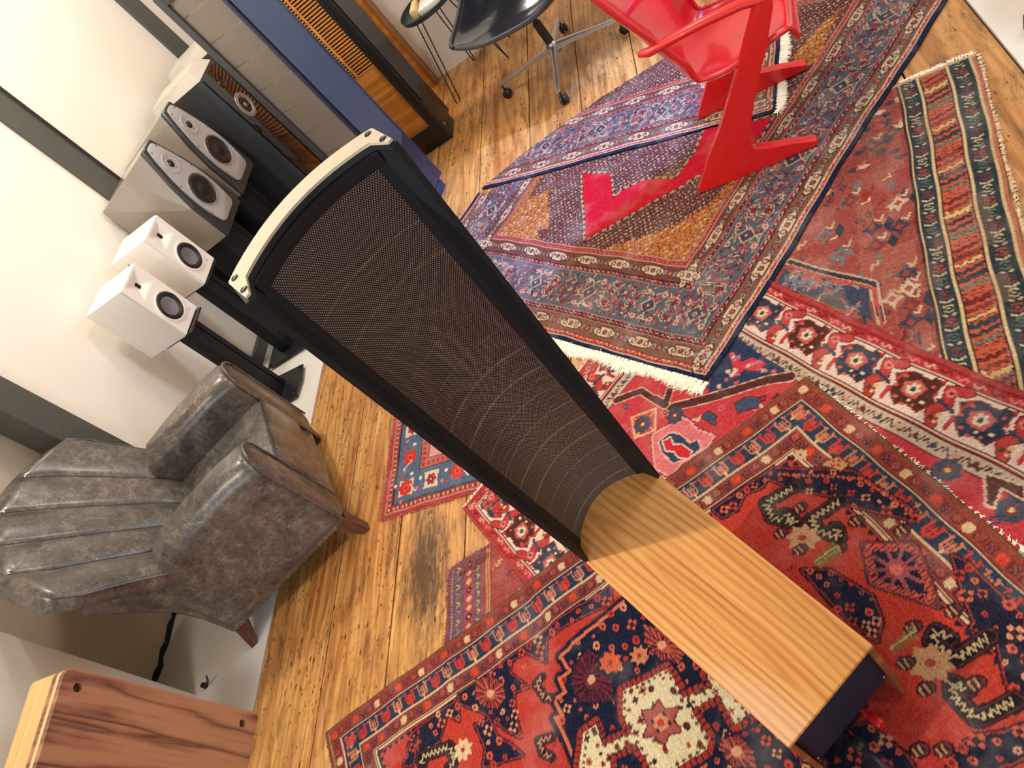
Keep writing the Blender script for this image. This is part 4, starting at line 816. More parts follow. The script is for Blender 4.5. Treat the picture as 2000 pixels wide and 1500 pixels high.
# stator sheet with rows of raised dots, hole-rim glints painted into their pale colour
w0,w1=.50,1.473
nu_,nw_=24,40; Vs=[];Fs=[]
for j in range(nw_+1):
    z=w0+(w1-w0)*j/nw_
    for i in range(nu_+1):
        u=-.1+.2*i/nu_; Vs.append(pan(u,arc(u),z))
for j in range(nw_):
    for i in range(nu_): a=j*(nu_+1)+i; Fs.append((a,a+1,a+nu_+2,a+nu_+1))
n_=len(Vs); Vs+=[(x,y+.003,z) for x,y,z in Vs]; Fs+=[(a+n_,d+n_,c+n_,b+n_) for a,b,c,d in Fs]
grille=link('stator_panel',mesh('stator_panel',Vs,Fs,m_sheet,True),sp)
stripes=[1.372-.0625*i for i in range(14)]
def dotmesh(name,rows,mat,rad,pitch,off,bright=False):
    V=[];F=[]
    for j,z in enumerate(rows):
        c=int(.196/pitch); 
        for i in range(c):
            u=-.098+pitch*(i+(j%2)*.5)+pitch*.25
            if abs(u)>.0985: continue
            y=arc(u)-off; du=-2*.040*u/.01
            n=Vector((-du*0-2*.040*u/(.1*.1)*-1*-1,-1,0)).normalized(); t=Vector((n.y,-n.x,0)).normalized()
            b=len(V); c0=Vector(pan(u,arc(u)-.0001,z))
            for a in range(6):
                q=c0+t*(rad*math.cos(a*PI/3+.5))+Vector((0,k_,1)).normalized()*(rad*math.sin(a*PI/3+.5)); V.append(q)
            V.append(c0+n*off); F+=[(b+a,b+(a+1)%6,b+6) for a in range(6)]
    return link(name,mesh(name,V,F,mat,False),sp,kind='stuff')
pitch=.0033
rows=[w0+.004+pitch*.866*j for j in range(int((w1-w0-.008)/(pitch*.866)))]
dotmesh('perforation_glints',rows,m_dot,.00085,pitch,.0007)
for sz in stripes:
    dotmesh('spacer_row',[sz,sz+.0028] if int(sz*1000)%2 else [sz],m_dotb,.0009,pitch,.0011)
# top rail (dark, deep) and champagne cap plate with four screws
def capring(du_in,thick): pass
N=22
us=[-.117+.234*i/N for i in range(N+1)]
def outer(u): return .058+.052*(1-(u/.117)**2)
def inner(u): return .030+.040*(1-(u/.100)**2)
bm=bmesh.new()
out=[(u,outer(u)) for u in us]; inn=[(u,inner(u)) for u in [-.099+.198*i/N for i in range(N+1)]]
poly=[(-.1175,.052)]+out+[(.1175,.052),(.1135,-.010),(.107,-.0105)]+inn[::-1]+[(-.107,-.0105),(-.1135,-.010)]
T15=Tv(1.5)
prism(bm,[(a,b+T15) for a,b in poly],2,1.4952,1.4985,.0006,1); cap=bmobj('top_cap',bm,m_cream,sp,True)
bm=bmesh.new(); prism(bm,[(a*.995,b+T15+.0006) for a,b in poly],2,1.488,1.4951,0,1); bmobj('cap_core',bm,m_frame,sp)
for s in (-1,1):
    for a,b in ((.1085,.050),(.109,.006)):
        bm=bmesh.new(); lathe(bm,[(0,.0012),(.0016,.0012),(.0018,-.0005),(.0042,.0016),(.0046,.0004),(0,.0002)],16,Matrix.Translation((a*s,b+T15,1.4985))); bmobj('screw',bm,m_black,cap,True)
bm=bmesh.new()
pin=[(-.1+.2*i/N) for i in range(N+1)]
A=[];
for z,off in ((1.462,.000),(1.466,-.003),(1.484,-.006),(1.487,-.002)):
    A.append([bm.verts.new(pan(u,arc(u)+off-.0,z)) for u in pin])
for z in (1.487,1.462):
    A.append([bm.verts.new(pan(u,arc(u)+.032,z)) for u in pin])
for j in range(len(A)):
    a,b=A[j],A[(j+1)%len(A)]
    for i in range(N): bm.faces.new((a[i],a[i+1],b[i+1],b[i]))
bmobj('top_rail',bm,m_frame,sp,True)
bm=bmesh.new(); A=[]
for z,off in ((.497,-.0015),(.503,-.0015)): A.append([bm.verts.new(pan(u,arc(u)+off,z)) for u in pin])
for z in (.503,.497): A.append([bm.verts.new(pan(u,arc(u)+.01,z)) for u in pin])
for j in range(4):
    for i in range(N): bm.faces.new((A[j][i],A[j][i+1],A[(j+1)%4][i+1],A[(j+1)%4][i]))
bmobj('bottom_rail',bm,m_frame,sp,True)
bm=bmesh.new(); 
cp=[sp.matrix_world@Vector(p) for p in ((-.03,-.022,.075),(-.028,-.06,.074),(-.02,-.09,.045),(-.03,-.12,.020),(-.06,-.16,.017),(-.10,-.24,.017))]
def smoothpath(P,n=8):
    out=[];P=[Vector(p) for p in P]
    for i in range(len(P)-1):
        a=P[max(i-1,0)];b=P[i];c=P[i+1];d=P[min(i+2,len(P)-1)]
        for k in range(n):
            t=k/n; out.append(.5*((2*b)+(c-a)*t+(2*a-5*b+4*c-d)*t*t+(3*b-a-3*c+d)*t**3))
    return out+[P[-1]]
tube(bm,smoothpath(cp),.0042,10); tag(bmobj('speaker_cable',bm,m_black,None,True),'black cable hanging from the back of the walnut base','cable')

# ------------------------------------------------------------------ leather armchair
def leather():
    t=NT('distressed_leather'); v=t.coords(); a=t.noise(v,9,6,.72,.5); b=t.noise(v,48,5,.7,.8)
    vein=t.ramp(t.noise(v,30,7,.8,1.6),[(.485,(0,0,0,1)),(.5,(.35,.35,.35,1)),(.515,(0,0,0,1))])
    col=t.ramp(t.math('ADD',t.math('MULTIPLY',a,.6),t.math('MULTIPLY',b,.4)),[(.36,(40,38,36)),(.5,(74,70,65)),(.66,(116,108,98))])
    col=t.mix(col,(176,168,156),vein)
    col=t.mix(col,(158,150,138),t.mix(t.ramp(t.noise(v,13,5,.7,.6),[(.50,(0,0,0,1)),(.66,(.75,.75,.75,1))]),t.ramp(t.noise(v,95,4,.75),[(.42,(.1,.1,.1,1)),(.62,(1,1,1,1))]),1.0,'MULTIPLY'))
    col=t.mix(col,(94,66,52),t.ramp(t.noise(v,2.3,3),[(.45,(0,0,0,1)),(.75,(.25,.25,.25,1))]))
    t.set(Base_Color=col,Roughness=t.ramp(b,[(.3,(.26,.26,.26,1)),(.7,(.40,.40,.40,1))]),Specular_IOR_Level=.6,Coat_Weight=.25,Coat_Roughness=.22); t.bump(t.math('ADD',b,t.noise(v,150,3)),.12,.001); return t.m
m_lea=leather(); m_seam=plain('leather_seam',(48,42,38),.5); m_leg=wood('dark_chair_leg',(56,30,22),(88,50,36),(112,68,50),along=2,scale=2,rough=.35)
ac=thing('leather_armchair','distressed grey leather armchair with fluted back, against the pale left wall','armchair',(-1.965,1.450,0),math.radians(29.5))
ac.scale=(1,1.12,1)
# local: x = forward (0 at front), y = sideways (0 near side .. .70 far side)
def soft(name,pts_fn,nu,nv,mat,parent,thick=None):
    V=[pts_fn(i/nu,j/nv) for i in range(nu+1) for j in range(nv+1)]
    F=[(i*(nv+1)+j,(i+1)*(nv+1)+j,(i+1)*(nv+1)+j+1,i*(nv+1)+j+1) for i in range(nu) for j in range(nv)]
    bm=bmesh.new(); vs_=[bm.verts.new(v) for v in V]
    for f in F: bm.faces.new([vs_[k] for k in f])
    return bm
def sweep(bm,sections):
    """sections: list of closed rings of equal length, capped"""
    R_=[[bm.verts.new(p) for p in s] for s in sections]; n=len(R_[0])
    for a,b in zip(R_,R_[1:]):
        for k in range(n): bm.faces.new((a[k],a[(k+1)%n],b[(k+1)%n],b[k]))
    bm.faces.new(R_[0][::-1]); bm.faces.new(R_[-1])
def rrect(x0,x1,z0,z1,r,n=5):
    out=[]
    for cx,cz,a0 in ((x1-r,z1-r,0),(x0+r,z1-r,PI/2),(x0+r,z0+r,PI),(x1-r,z0+r,1.5*PI)):
        for k in range(n+1): a=a0+PI/2*k/n; out.append((cx+r*math.cos(a),cz+r*math.sin(a)))
    return out
# base body
bm=bmesh.new(); S=[]
for x,z1,ins in ((-.615,.30,.02),(-.60,.31,.0),(-.3,.31,.0),(-.02,.31,0),(-.006,.30,.004)):
    S.append([(x,y,z) for y,z in rrect(.012+ins,.688-ins,.10+ins*.4,z1,.012)])
sweep(bm,S); bmobj('base',bm,m_lea,ac,True)
# seat cushion
bm=bmesh.new(); S=[]
for x,d in ((-.52,.03),(-.50,.01),(-.3,.0),(-.05,.0),(-.012,.004),(.004,.018),(.010,.05)):
    S.append([(x,y,z+.012*math.sin(PI*(y-.13)/.44)*(1 if z>.36 else 0)) for y,z in rrect(.150+d*.3,.550-d*.3,.20,.405-d,.022)])
sweep(bm,S); seat=bmobj('seat_cushion',bm,m_lea,ac,True,sharp=60)
bm=bmesh.new(); tube(bm,[(.0,.14,.392),(.004,.25,.40),(.004,.45,.40),(.0,.56,.392)],.0035,8); bmobj('piping',bm,m_seam,seat,True)
# arms
for k,(y0,y1) in enumerate(((0,.163),(.537,.70))):
    bm=bmesh.new(); S=[]; ym=(y0+y1)/2
    for i,(x,top,ins) in enumerate(((-.60,.30,.03),(-.585,.40,.012),(-.54,.50,.004),(-.46,.560,0),(-.3,.575,0),(-.12,.580,0),(-.03,.572,0),(-.006,.560,.006),(.002,.545,.018))):
        S.append([(x,y,z) for y,z in rrect(y0+ins,y1-ins,.10+ins*.3,top,.066-ins*.6,8)])
    sweep(bm,S); arm=bmobj('arm',bm,m_lea,ac,True,sharp=60)
    bm=bmesh.new(); P=[(.001,y0+.010,.11),(.002,y0+.006,.50)]+[(.004,ym-math.cos(a)*.070,.502+.066*math.sin(a)) for a in [PI*j/12 for j in range(1,12)]]+[(.002,y1-.006,.50),(.001,y1-.010,.11)]
    tube(bm,P,.005,8); bmobj('piping',bm,m_lea,arm,True)
# back: fan shaped, fluted, reclining; flutes spread from the seat to the top
bm=bmesh.new(); nf=5
def backpt(s,t,front):
    # s across -1..1, t up 0..1
    wdt=.30+.10*min(1,t*1.25); crown=1-(abs(s)**2.6)*.20*t
    y=.35-.035*t+s*wdt*(1 if t<.85 else 1-.10*(t-.85)/.15*0); h=.36+.53*t*crown
    x=-.455-.36*t**1.1*crown
    wrap=(abs(s)**2.2)*.10*(.35+.65*t)
    if front:
        fl=abs(math.sin((s+1)/2*nf*PI)); x+=wrap+.026*fl**.55*min(1,t*6)
    else:
        x-= .105-.035*t-.02*abs(s)**3; x+=wrap*.75; h-=.01
    return (x,y,h)
ns,nt=90,28; G1=[[None]*(nt+1) for _ in range(ns+1)]; G2=[[None]*(nt+1) for _ in range(ns+1)]
for i in range(ns+1):
    for j in range(nt+1):
        s_=-1+2*i/ns; t_=j/nt
        G1[i][j]=bm.verts.new(backpt(s_,t_,True)); G2[i][j]=bm.verts.new(backpt(s_,t_,False))
for i in range(ns):
    for j in range(nt):
        bm.faces.new((G1[i][j],G1[i+1][j],G1[i+1][j+1],G1[i][j+1])); bm.faces.new((G2[i][j],G2[i][j+1],G2[i+1][j+1],G2[i+1][j]))
def rim(a,b,c,d,bulge):
    p=[x.co for x in (a,b,c,d)]; m1=bm.verts.new((p[0]+p[3])/2+bulge); m2=bm.verts.new((p[1]+p[2])/2+bulge); return m1,m2
def strip(la,lb,bul):
    mids=[bm.verts.new((a.co+b.co)/2+bul(k)) for k,(a,b) in enumerate(zip(la,lb))]
    for k in range(len(la)-1):
        bm.faces.new((la[k],la[k+1],mids[k+1],mids[k])); bm.faces.new((mids[k],mids[k+1],lb[k+1],lb[k]))
    return mids
TM=strip([G1[i][nt] for i in range(ns+1)],[G2[i][nt] for i in range(ns+1)],lambda k:Vector((0,0,.030*math.sin(PI*k/90)**.3 if 0<k<90 else 0)))
LM=strip([G1[0][j] for j in range(nt+1)],[G2[0][j] for j in range(nt+1)],lambda k:Vector((0,-.028,0)))
RM=strip([G1[ns][j] for j in range(nt+1)],[G2[ns][j] for j in range(nt+1)],lambda k:Vector((0,.028,0)))
for i in range(ns): bm.faces.new((G1[i][0],G2[i][0],G2[i+1][0],G1[i+1][0]))
bm.faces.new((G1[0][nt],TM[0],G2[0][nt],LM[-1])); bm.faces.new((G1[ns][nt],TM[-1],G2[ns][nt],RM[-1]))
back=bmobj('backrest',bm,m_lea,ac,True,sharp=70)
# lower rear shell joining back and base
bm=bmesh.new(); S=[]
for z,x0,x1,yy in ((.10,-.60,-.40,.02),(.20,-.625,-.42,.008),(.36,-.645,-.47,0),(.50,-.71,-.555,-.01),(.60,-.765,-.622,-.015)):
    S.append([(x,y,z) for x,y in rrect(x0,x1-.02,.01+yy,.69-yy,.05,6)])
sweep(bm,S); bmobj('rear_shell',bm,m_lea,ac,True,sharp=60)
for i in range(1,nf):
    s_=-1+2*i/nf; bm=bmesh.new(); tube(bm,[Vector(backpt(s_,t_/14,True))+Vector((.001,0,0)) for t_ in range(15)],.0028,6); bmobj('seam',bm,m_seam,back,True)
for s_ in (-1,1):
    bm=bmesh.new(); P=[Vector(backpt(s_,t_/14,True))+Vector((.0,.004*s_,.0)) for t_ in range(15)]; tube(bm,P,.004,6); bmobj('piping',bm,m_lea,back,True)
for x,y,dx,dy in ((-.03,.045,.035,-.02),(-.05,.64,.0,.0),(-.57,.05,-.045,-.03),(-.57,.65,-.045,.03)):
    bm=bmesh.new(); sweep(bm,[[(x+dx+a*.016,y+dy+b*.016,.0) for a,b in ((-1,-1),(1,-1),(1,1),(-1,1))],[(x+a*.03,y+b*.03,.104) for a,b in ((-1,-1),(1,-1),(1,1),(-1,1))]]); bmobj('leg',bm,m_leg,ac)
bm=bmesh.new(); P=smoothpath([(-3.125,1.78,1.12),(-3.10,1.72,.99),(-3.09,1.62,.92),(-3.1,1.5,.90)]); tube(bm,P,.004,8); tag(bmobj('wall_cable',bm,m_leg,None,True),'thin brown cable on the wall behind the armchair','cable')

# ------------------------------------------------------------------ rosewood cabinet, lower left
m_rose=figured('rosewood_veneer',(88,58,50),(156,106,80),(184,134,102),1,2,F=12,k=.18,x0=-.25,y0=.42,dist=.035,rough=.3,amt=.5,fine=.12,tone=.15,pw=.55,nsc=(7,2.4))
m_maple=wood('maple_ply',(214,164,92),(240,200,132),(250,220,158),along=1,scale=1,rough=.4,bands=4)
rc=thing('layered_wood_loudspeaker','rosewood and maple layered loudspeaker cabinet with two round holes, cut off at the lower left','loudspeaker',(-2.395,.885,0),0)
rc.rotation_euler=(.06,0,0)   # leans slightly
rc.location.x=-2.40
H_=.705; W_=.47
bm=bmesh.new(); fs=prism(bm,[(p[0],p[1]) for p in rrect(-W_,0,0,H_,.022,6)],0,-.022,.0,.0015,1)
o=bmobj('front_board',bm,m_rose,rc,True)
def drill(ob,y,z,r):
    c=D.meshes.new('cut'); b=bmesh.new(); lathe(b,[(0,-.05),(r,-.05),(r,.05),(0,.05)],32,face_M((0,y,z),(1,0,0))); b.to_mesh(c); b.free(); co=D.objects.new('cut',c); C.objects.link(co); co.parent=rc
    m=ob.modifiers.new('b','BOOLEAN'); m.object=co; m.operation='DIFFERENCE'; m.solver='EXACT'
    bpy.context.view_layer.update(); dg=bpy.context.evaluated_depsgraph_get(); nm=D.meshes.new_from_object(ob.evaluated_get(dg)); ob.modifiers.clear(); ob.data=nm; D.objects.remove(co)
drill(o,-.050,.655,.0135); drill(o,-.045,.060,.0135)
x=-.022
for wd_,mt,nm in ((.016,m_maple,'maple_layer'),(.022,m_rose,'rosewood_layer'),(.040,m_maple,'maple_layer'),(.001,m_black,'glue_line'),(.016,m_maple,'maple_layer'),(.001,m_black,'glue_line'),(.016,m_maple,'maple_layer'),(.001,m_black,'glue_line'),(.05,m_maple,'maple_layer')):
    bm=bmesh.new(); g_=.0008 if mt is m_black else 0; prism(bm,rrect(-W_+g_,0-g_,0+g_,H_-g_,.022,6),0,x-wd_,x,0 if mt is m_black else .0008,1); bmobj(nm,bm,mt,rc,True); x-=wd_
for y,z in ((-.050,.655),(-.045,.060)):
    bm=bmesh.new(); lathe(bm,[(0,0),(.0132,0),(.0132,.004),(.009,.006),(0,.006)],24,face_M((-.0215,y,z),(1,0,0))); bmobj('hole_plug',bm,m_leg,rc,True)
bm=bmesh.new(); lathe(bm,[(0,0),(.012,0),(.010,.02),(0,.024)],14,Matrix.Translation((-2.755,1.05,-.001))); tube(bm,[(-2.755,1.05,.01),(-2.72,1.055,.02),(-2.70,1.065,.045)],[.005,.004,.003],8); tag(bmobj('floor_clip',bm,m_black,None,True),'small black clip standing on the ledge behind the rosewood cabinet','clip')

# ------------------------------------------------------------------ bookshelf loudspeakers on stands
m_cone=plain('grey_cone',(150,152,162),.3,.5,var=.05); m_rub=plain('rubber_surround',(20,21,22),.5); m_blackcone=plain('black_cone',(30,30,32),.35)
m_green=plain('green_sticker',(50,150,80),.5)
def white_speaker(loc,label,sticker=False):
    t=thing('bookshelf_loudspeaker',label,'loudspeaker',loc,0,'white bookshelf loudspeakers')
    w2=.0925;h=.33;d=.245
    bm=bmesh.new(); bx(bm,-d,-.0005,-w2,w2,0,h,.0035,2); ob=bmobj('cabinet',bm,m_white,t,True)
    # baffle with a flared horn recess at the top, built as a height grid
    bm=bmesh.new(); nx,nz=36,60; g=[]
    for i in range(nx+1):
        row=[]
        for j in range(nz+1):
            y=-w2+.004+(2*w2-.008)*i/nx; z=.004+(h-.008)*j/nz
            a=max(abs(y)/.062,abs(z-.272)/.046); dep=0
            if a<1: dep=.016*(1-a)**1.2
            if math.hypot(y,z-.118)<.066: dep=.022
            row.append(bm.verts.new((.012-dep,y,z)))
        g.append(row)
    for i in range(nx):
        for j in range(nz): bm.faces.new((g[i][j],g[i+1][j],g[i+1][j+1],g[i][j+1]))
    bd=[g[i][0] for i in range(nx+1)]+[g[nx][j] for j in range(1,nz+1)]+[g[i][nz] for i in range(nx-1,-1,-1)]+[g[0][j] for j in range(nz-1,0,-1)]
    lo=[bm.verts.new((-.001,v.co.y*1.02,(v.co.z-h/2)*1.012+h/2)) for v in bd]
    for k in range(len(bd)): bm.faces.new((bd[k],bd[(k+1)%len(bd)],lo[(k+1)%len(bd)],lo[k]))
    bmobj('baffle',bm,m_white,t,True,sharp=35)
    bm=bmesh.new(); bx(bm,-.002,.0035,-.0085,.0085,.258,.286,.001); bmobj('tweeter_slot',bm,m_black,t,True)
    bm=bmesh.new(); M=face_M((.012,0,.118),(1,0,0)); lathe(bm,[(.076,.0),(.075,.004),(.068,.003),(.066,-.002)],48,M); wf=bmobj('woofer_ring',bm,m_white,t,True)
    bm=bmesh.new(); lathe(bm,[(.0665,-.001),(.065,.004),(.058,.007),(.050,.004),(.045,-.002)],48,M); bmobj('surround',bm,m_rub,wf,True)
    bm=bmesh.new(); lathe(bm,[(.0455,-.002),(.035,-.0035),(.018,-.006),(0,-.0075)],48,M); bmobj('cone',bm,m_cone,wf,True)
    bm=bmesh.new()
    for a,b in (((.0125,.045,.028),(.0125,.045,.040)),((.0125,.045,.034),(.0125,.052,.040)),((.0125,.045,.034),(.0125,.052,.028)),((.0125,.056,.028),(.0125,.056,.040))): tube(bm,[a,b],.0007,5)
    bmobj('badge',bm,m_steel,t)
    if sticker:
        bm=bmesh.new(); bx(bm,-.180,-.168,-w2-.0012,-w2,.272,.284,0); bmobj('sticker',bm,m_green,t)
    return t
def stand(loc,label,hh,plate=(.30,.24),group='black loudspeaker stands',col=(.075,.10),rz=0):
    t=thing('speaker_stand',label,'stand',loc,rz,group)
    a,b=plate
    bm=bmesh.new(); prism(bm,[(-a*.42,-b*.5),(a*.5,-b*.42),(a*.54,0),(a*.5,b*.42),(-a*.42,b*.5)],2,.016,.024,.001,1); bmobj('base_plate',bm,m_black,t,True)
    cx,cy=col
    bm=bmesh.new(); bx(bm,-cx/2,cx/2,-cy/2,cy/2-.034,.024,hh-.008,.003); bx(bm,-cx/2+.010,cx/2-.010,cy/2-.036,cy/2-.026,.024,hh-.008,0); bx(bm,-cx/2,cx/2,cy/2-.028,cy/2,.024,hh-.008,.003); bmobj('column',bm,m_frame,t,True)
    bm=bmesh.new(); bx(bm,-.09,.09,-.08,.08,hh-.008,hh,.001); bmobj('top_plate',bm,m_black,t,True)
    for x,y in ((-a*.36,-b*.42),(-a*.36,b*.42),(a*.46,-b*.36),(a*.46,b*.36)):
        bm=bmesh.new(); lathe(bm,[(0,0),(.002,.002),(.008,.012),(.008,.030),(.004,.034),(0,.034)],12,Matrix.Translation((x,y,0))); bmobj('spike',bm,m_black,t,True)
    return t
stand((-2.715,2.49,0),'black twin-column stand, the nearer of two, under a white loudspeaker behind the armchair',.585)
stand((-2.735,2.825,0),'second black twin-column stand, holding the white loudspeaker with the green sticker',.585)
white_speaker((-2.662,2.493,.586),'white bookshelf loudspeaker nearest the armchair')
white_speaker((-2.662,2.825,.586),'white bookshelf loudspeaker with a small green sticker, farther of the pair',True)
# silver fronted monitors
m_sil=plain('silver_grey_lacquer',(160,152,140),.22,.35,var=.03,coat=.3); m_plate=plain('silver_faceplate',(176,175,176),.4,.05,var=.03); m_grab=plain('graphite_lacquer',(58,60,64),.3,.2,coat=.3)
def silver_speaker(loc,label):
    t=thing('monitor_loudspeaker',label,'loudspeaker',loc,0,'silver faced monitors')
    # x forward (0 front), y width, z up; body tapers to a narrow faceted front at the top
    bm=bmesh.new()
    def ring(x,yb,yt,z0,z1): return [(x,-yb,z0),(x,yb,z0),(x,yt,z1),(x,-yt,z1)]
    F_=[(-.020,-.135,0),(-.020,.135,0),(-.020,.135,.20),(-.020,.055,.51),(-.020,-.055,.51),(-.020,-.135,.20)]
    M_=[(-.16,-.150,0),(-.16,.150,0),(-.16,.150,.30),(-.16,.118,.485),(-.16,-.118,.485),(-.16,-.150,.30)]
    B_=[(-.37,-.150,0),(-.37,.150,0),(-.37,.150,.40),(-.37,.149,.445),(-.37,-.149,.445),(-.37,-.150,.40)]
    sweep(bm,[B_,M_,F_]); bmesh.ops.bevel(bm,geom=bm.edges[:],offset=.002,segments=1,affect='EDGES'); bmobj('cabinet',bm,m_sil,t)
    bm=bmesh.new(); prism(bm,[(-.135,0),(.135,0),(.135,.20),(.108,.34),(.055,.512),(-.055,.512),(-.108,.34),(-.135,.20)],0,-.020,0,.003,1); bmobj('front_baffle',bm,m_grab,t,True)
    n=10; L_=[(-.092-.016*math.sin(PI*i/n)*1.4,.07+.29*i/n) for i in range(n+1)]
    P=[(-.060,.040),(-.084,.052)]+[(-(.088+.024*math.sin(PI*(i/n)**.9)-.042*(i/n)**1.6),.07+.395*i/n) for i in range(n+1)]+[(-.030,.498),(-.018,.502)]
    P=P+[(-a,b) for a,b in P[::-1]]
    bm=bmesh.new(); prism(bm,P,0,.0,.009,.003,2); pl=bmobj('faceplate',bm,m_plate,t,True); pl.location.x=.002
    M=face_M((.009,0,.205),(1,0,0))
    bm=bmesh.new(); lathe(bm,[(.086,-.001),(.085,.004),(.079,.003),(.077,.0)],48,M); bmobj('woofer_ring',bm,m_steel,pl,True)
    bm=bmesh.new(); lathe(bm,[(.077,.001),(.074,.004),(.068,.005),(.062,.001)],48,M); lathe(bm,[(.062,.003),(.040,.0012),(.024,.0006),(.022,.002),(.012,.005),(0,.0065)],48,M); w_=bmobj('woofer_cone',bm,m_blackcone,pl,True)
    M=face_M((.009,0,.385),(1,0,0))
    bm=bmesh.new(); lathe(bm,[(.050,0),(.049,.002),(.046,.0015),(.03,.0005),(.020,-.0)],40,M); tw=bmobj('tweeter_ring',bm,m_plate,pl,True)
    bm=bmesh.new(); lathe(bm,[(.020,.0005),(.017,.002),(.012,.006),(0,.009)],28,M); bmobj('dome',bm,m_blackgloss,tw,True)
    for a in (PI/6,PI*5/6,PI*1.5):
        bm=bmesh.new(); bmesh.ops.create_uvsphere(bm,u_segments=10,v_segments=6,radius=.0035,matrix=Matrix.Translation((.011,.026*math.cos(a),.385+.026*math.sin(a)))); bmobj('tweeter_stud',bm,m_steel,pl,True)
    for y,z in ((.03,.478),(-.03,.478),(.088,.30),(-.088,.30),(.098,.12),(-.098,.12)):
        bm=bmesh.new(); lathe(bm,[(0,.0015),(.003,.001),(.004,0)],12,face_M((.009,y,z),(1,0,0))); bmobj('screw',bm,m_black,pl,True)
    return t
silver_speaker((-2.59,3.185,.588),'silver faced grey monitor nearest the white loudspeakers')
silver_speaker((-2.59,3.515,.588),'second silver faced grey monitor, beside the black glossy tower')
for y,lb in ((3.185,'black stand beneath the nearer silver faced monitor'),(3.515,'black stand beneath the farther silver faced monitor')):
    stand((-2.77,y,0),lb,.588,(.34,.26),'black monitor stands',(.16,.20))
# glossy black towers with pale tops
m_pale=plain('pale_grey_top',(196,190,178),.4,var=.03)
def gloss_tower(loc,label,ht,wd_,dp):
    t=thing('tower_loudspeaker',label,'loudspeaker',loc,0,'glossy black towers')
    bm=bmesh.new(); bx(bm,-dp,0,-wd_/2,wd_/2,.03,ht-.06,.004); bmobj('cabinet',bm,m_grab,t,True)
    bm=bmesh.new(); sweep(bm,[[(-dp,-wd_/2,ht-.06),(0,-wd_/2,ht-.06),(0,wd_/2,ht-.06),(-dp,wd_/2,ht-.06)],[(-dp+.01,-wd_/2+.02,ht-.02),(-.04,-wd_/2+.04,ht),(-.04,wd_/2-.04,ht),(-dp+.01,wd_/2-.02,ht-.02)]]); bmobj('top',bm,m_pale,t)
    fp=box('front_panel',.001,.014,-wd_/2+.01,wd_/2-.01,.06,ht-.07,m_blackgloss,t,.003)
    for z,r in ((ht-.15,.030),(ht-.31,.062)):
        M=face_M((.014,0,z),(1,0,0)); bm=bmesh.new(); lathe(bm,[(r*1.15,0),(r*1.12,.003),(r,.002),(r*.9,.004),(r*.8,.001),(r*.3,-.004),(r*.2,.001),(0,.004)],36,M); bmobj('driver',bm,m_cone if r>.05 else m_blackgloss,fp,True)
    bm=bmesh.new(); bx(bm,-dp-.02,.03,-wd_/2-.02,wd_/2+.02,0,.03,.004); bmobj('plinth',bm,m_black,t,True)
    return t
gloss_tower((-2.50,3.86,0),'black glossy tower loudspeaker with two drivers, right of the silver faced pair',1.10,.22,.36)
gloss_tower((-2.56,4.24,0),'farther black glossy tower loudspeaker, half hidden behind the grey mesh panel',1.10,.22,.34)

# ------------------------------------------------------------------ tall panel loudspeakers
def meshmat(name,c1,c2,rough=.35,metal=.35):
    t=NT(name); tc=t.new('ShaderNodeTexCoord')
    mp=t.new('ShaderNodeMapping'); t.link(tc.outputs['Object'],mp.inputs[0]); mp.inputs['Scale'].default_value=(1,1,1)
    sx=t.new('ShaderNodeSeparateXYZ'); t.link(mp.outputs[0],sx.inputs[0])
    a=t.math('SINE',t.math('MULTIPLY',t.math('ADD',sx.outputs[0],sx.outputs[1]),2*PI/.0045)); b=t.math('SINE',t.math('MULTIPLY',sx.outputs[2],2*PI/.0045)); f=t.math('MULTIPLY',a,b); f=t.math('ADD',t.math('MULTIPLY',f,.5),.5)
    t.set(Base_Color=t.ramp(f,[(.3,c1),(.75,c2)]),Roughness=rough,Metallic=metal); t.bump(f,.2,.0008); return t.m
m_meshg=meshmat('grey_mesh',(112,106,98),(160,152,140)); m_meshb=meshmat('daylit_blue_mesh',(62,76,106),(92,108,142),.3,.1); m_tf=plain('slate_frame',(70,70,74),.4,.2); m_bf=plain('daylit_blue_frame',(44,58,92),.3,.1)  # blue of side mesh and frame is reflected daylight put into the colour
m_meshk=meshmat('black_mesh',(34,32,34),(58,52,52)); m_slat=wood('honey_slat',(190,122,52),(230,164,86),(246,192,120),along=0,scale=1.5,rough=.35,bands=4)
m_dkslat=plain('slat_recess',(110,52,16),.6); m_panelw=wood('amber_panel',(160,92,34),(206,134,56),(230,164,84),along=0,scale=1.2,rough=.3,bands=5,coat=.3)
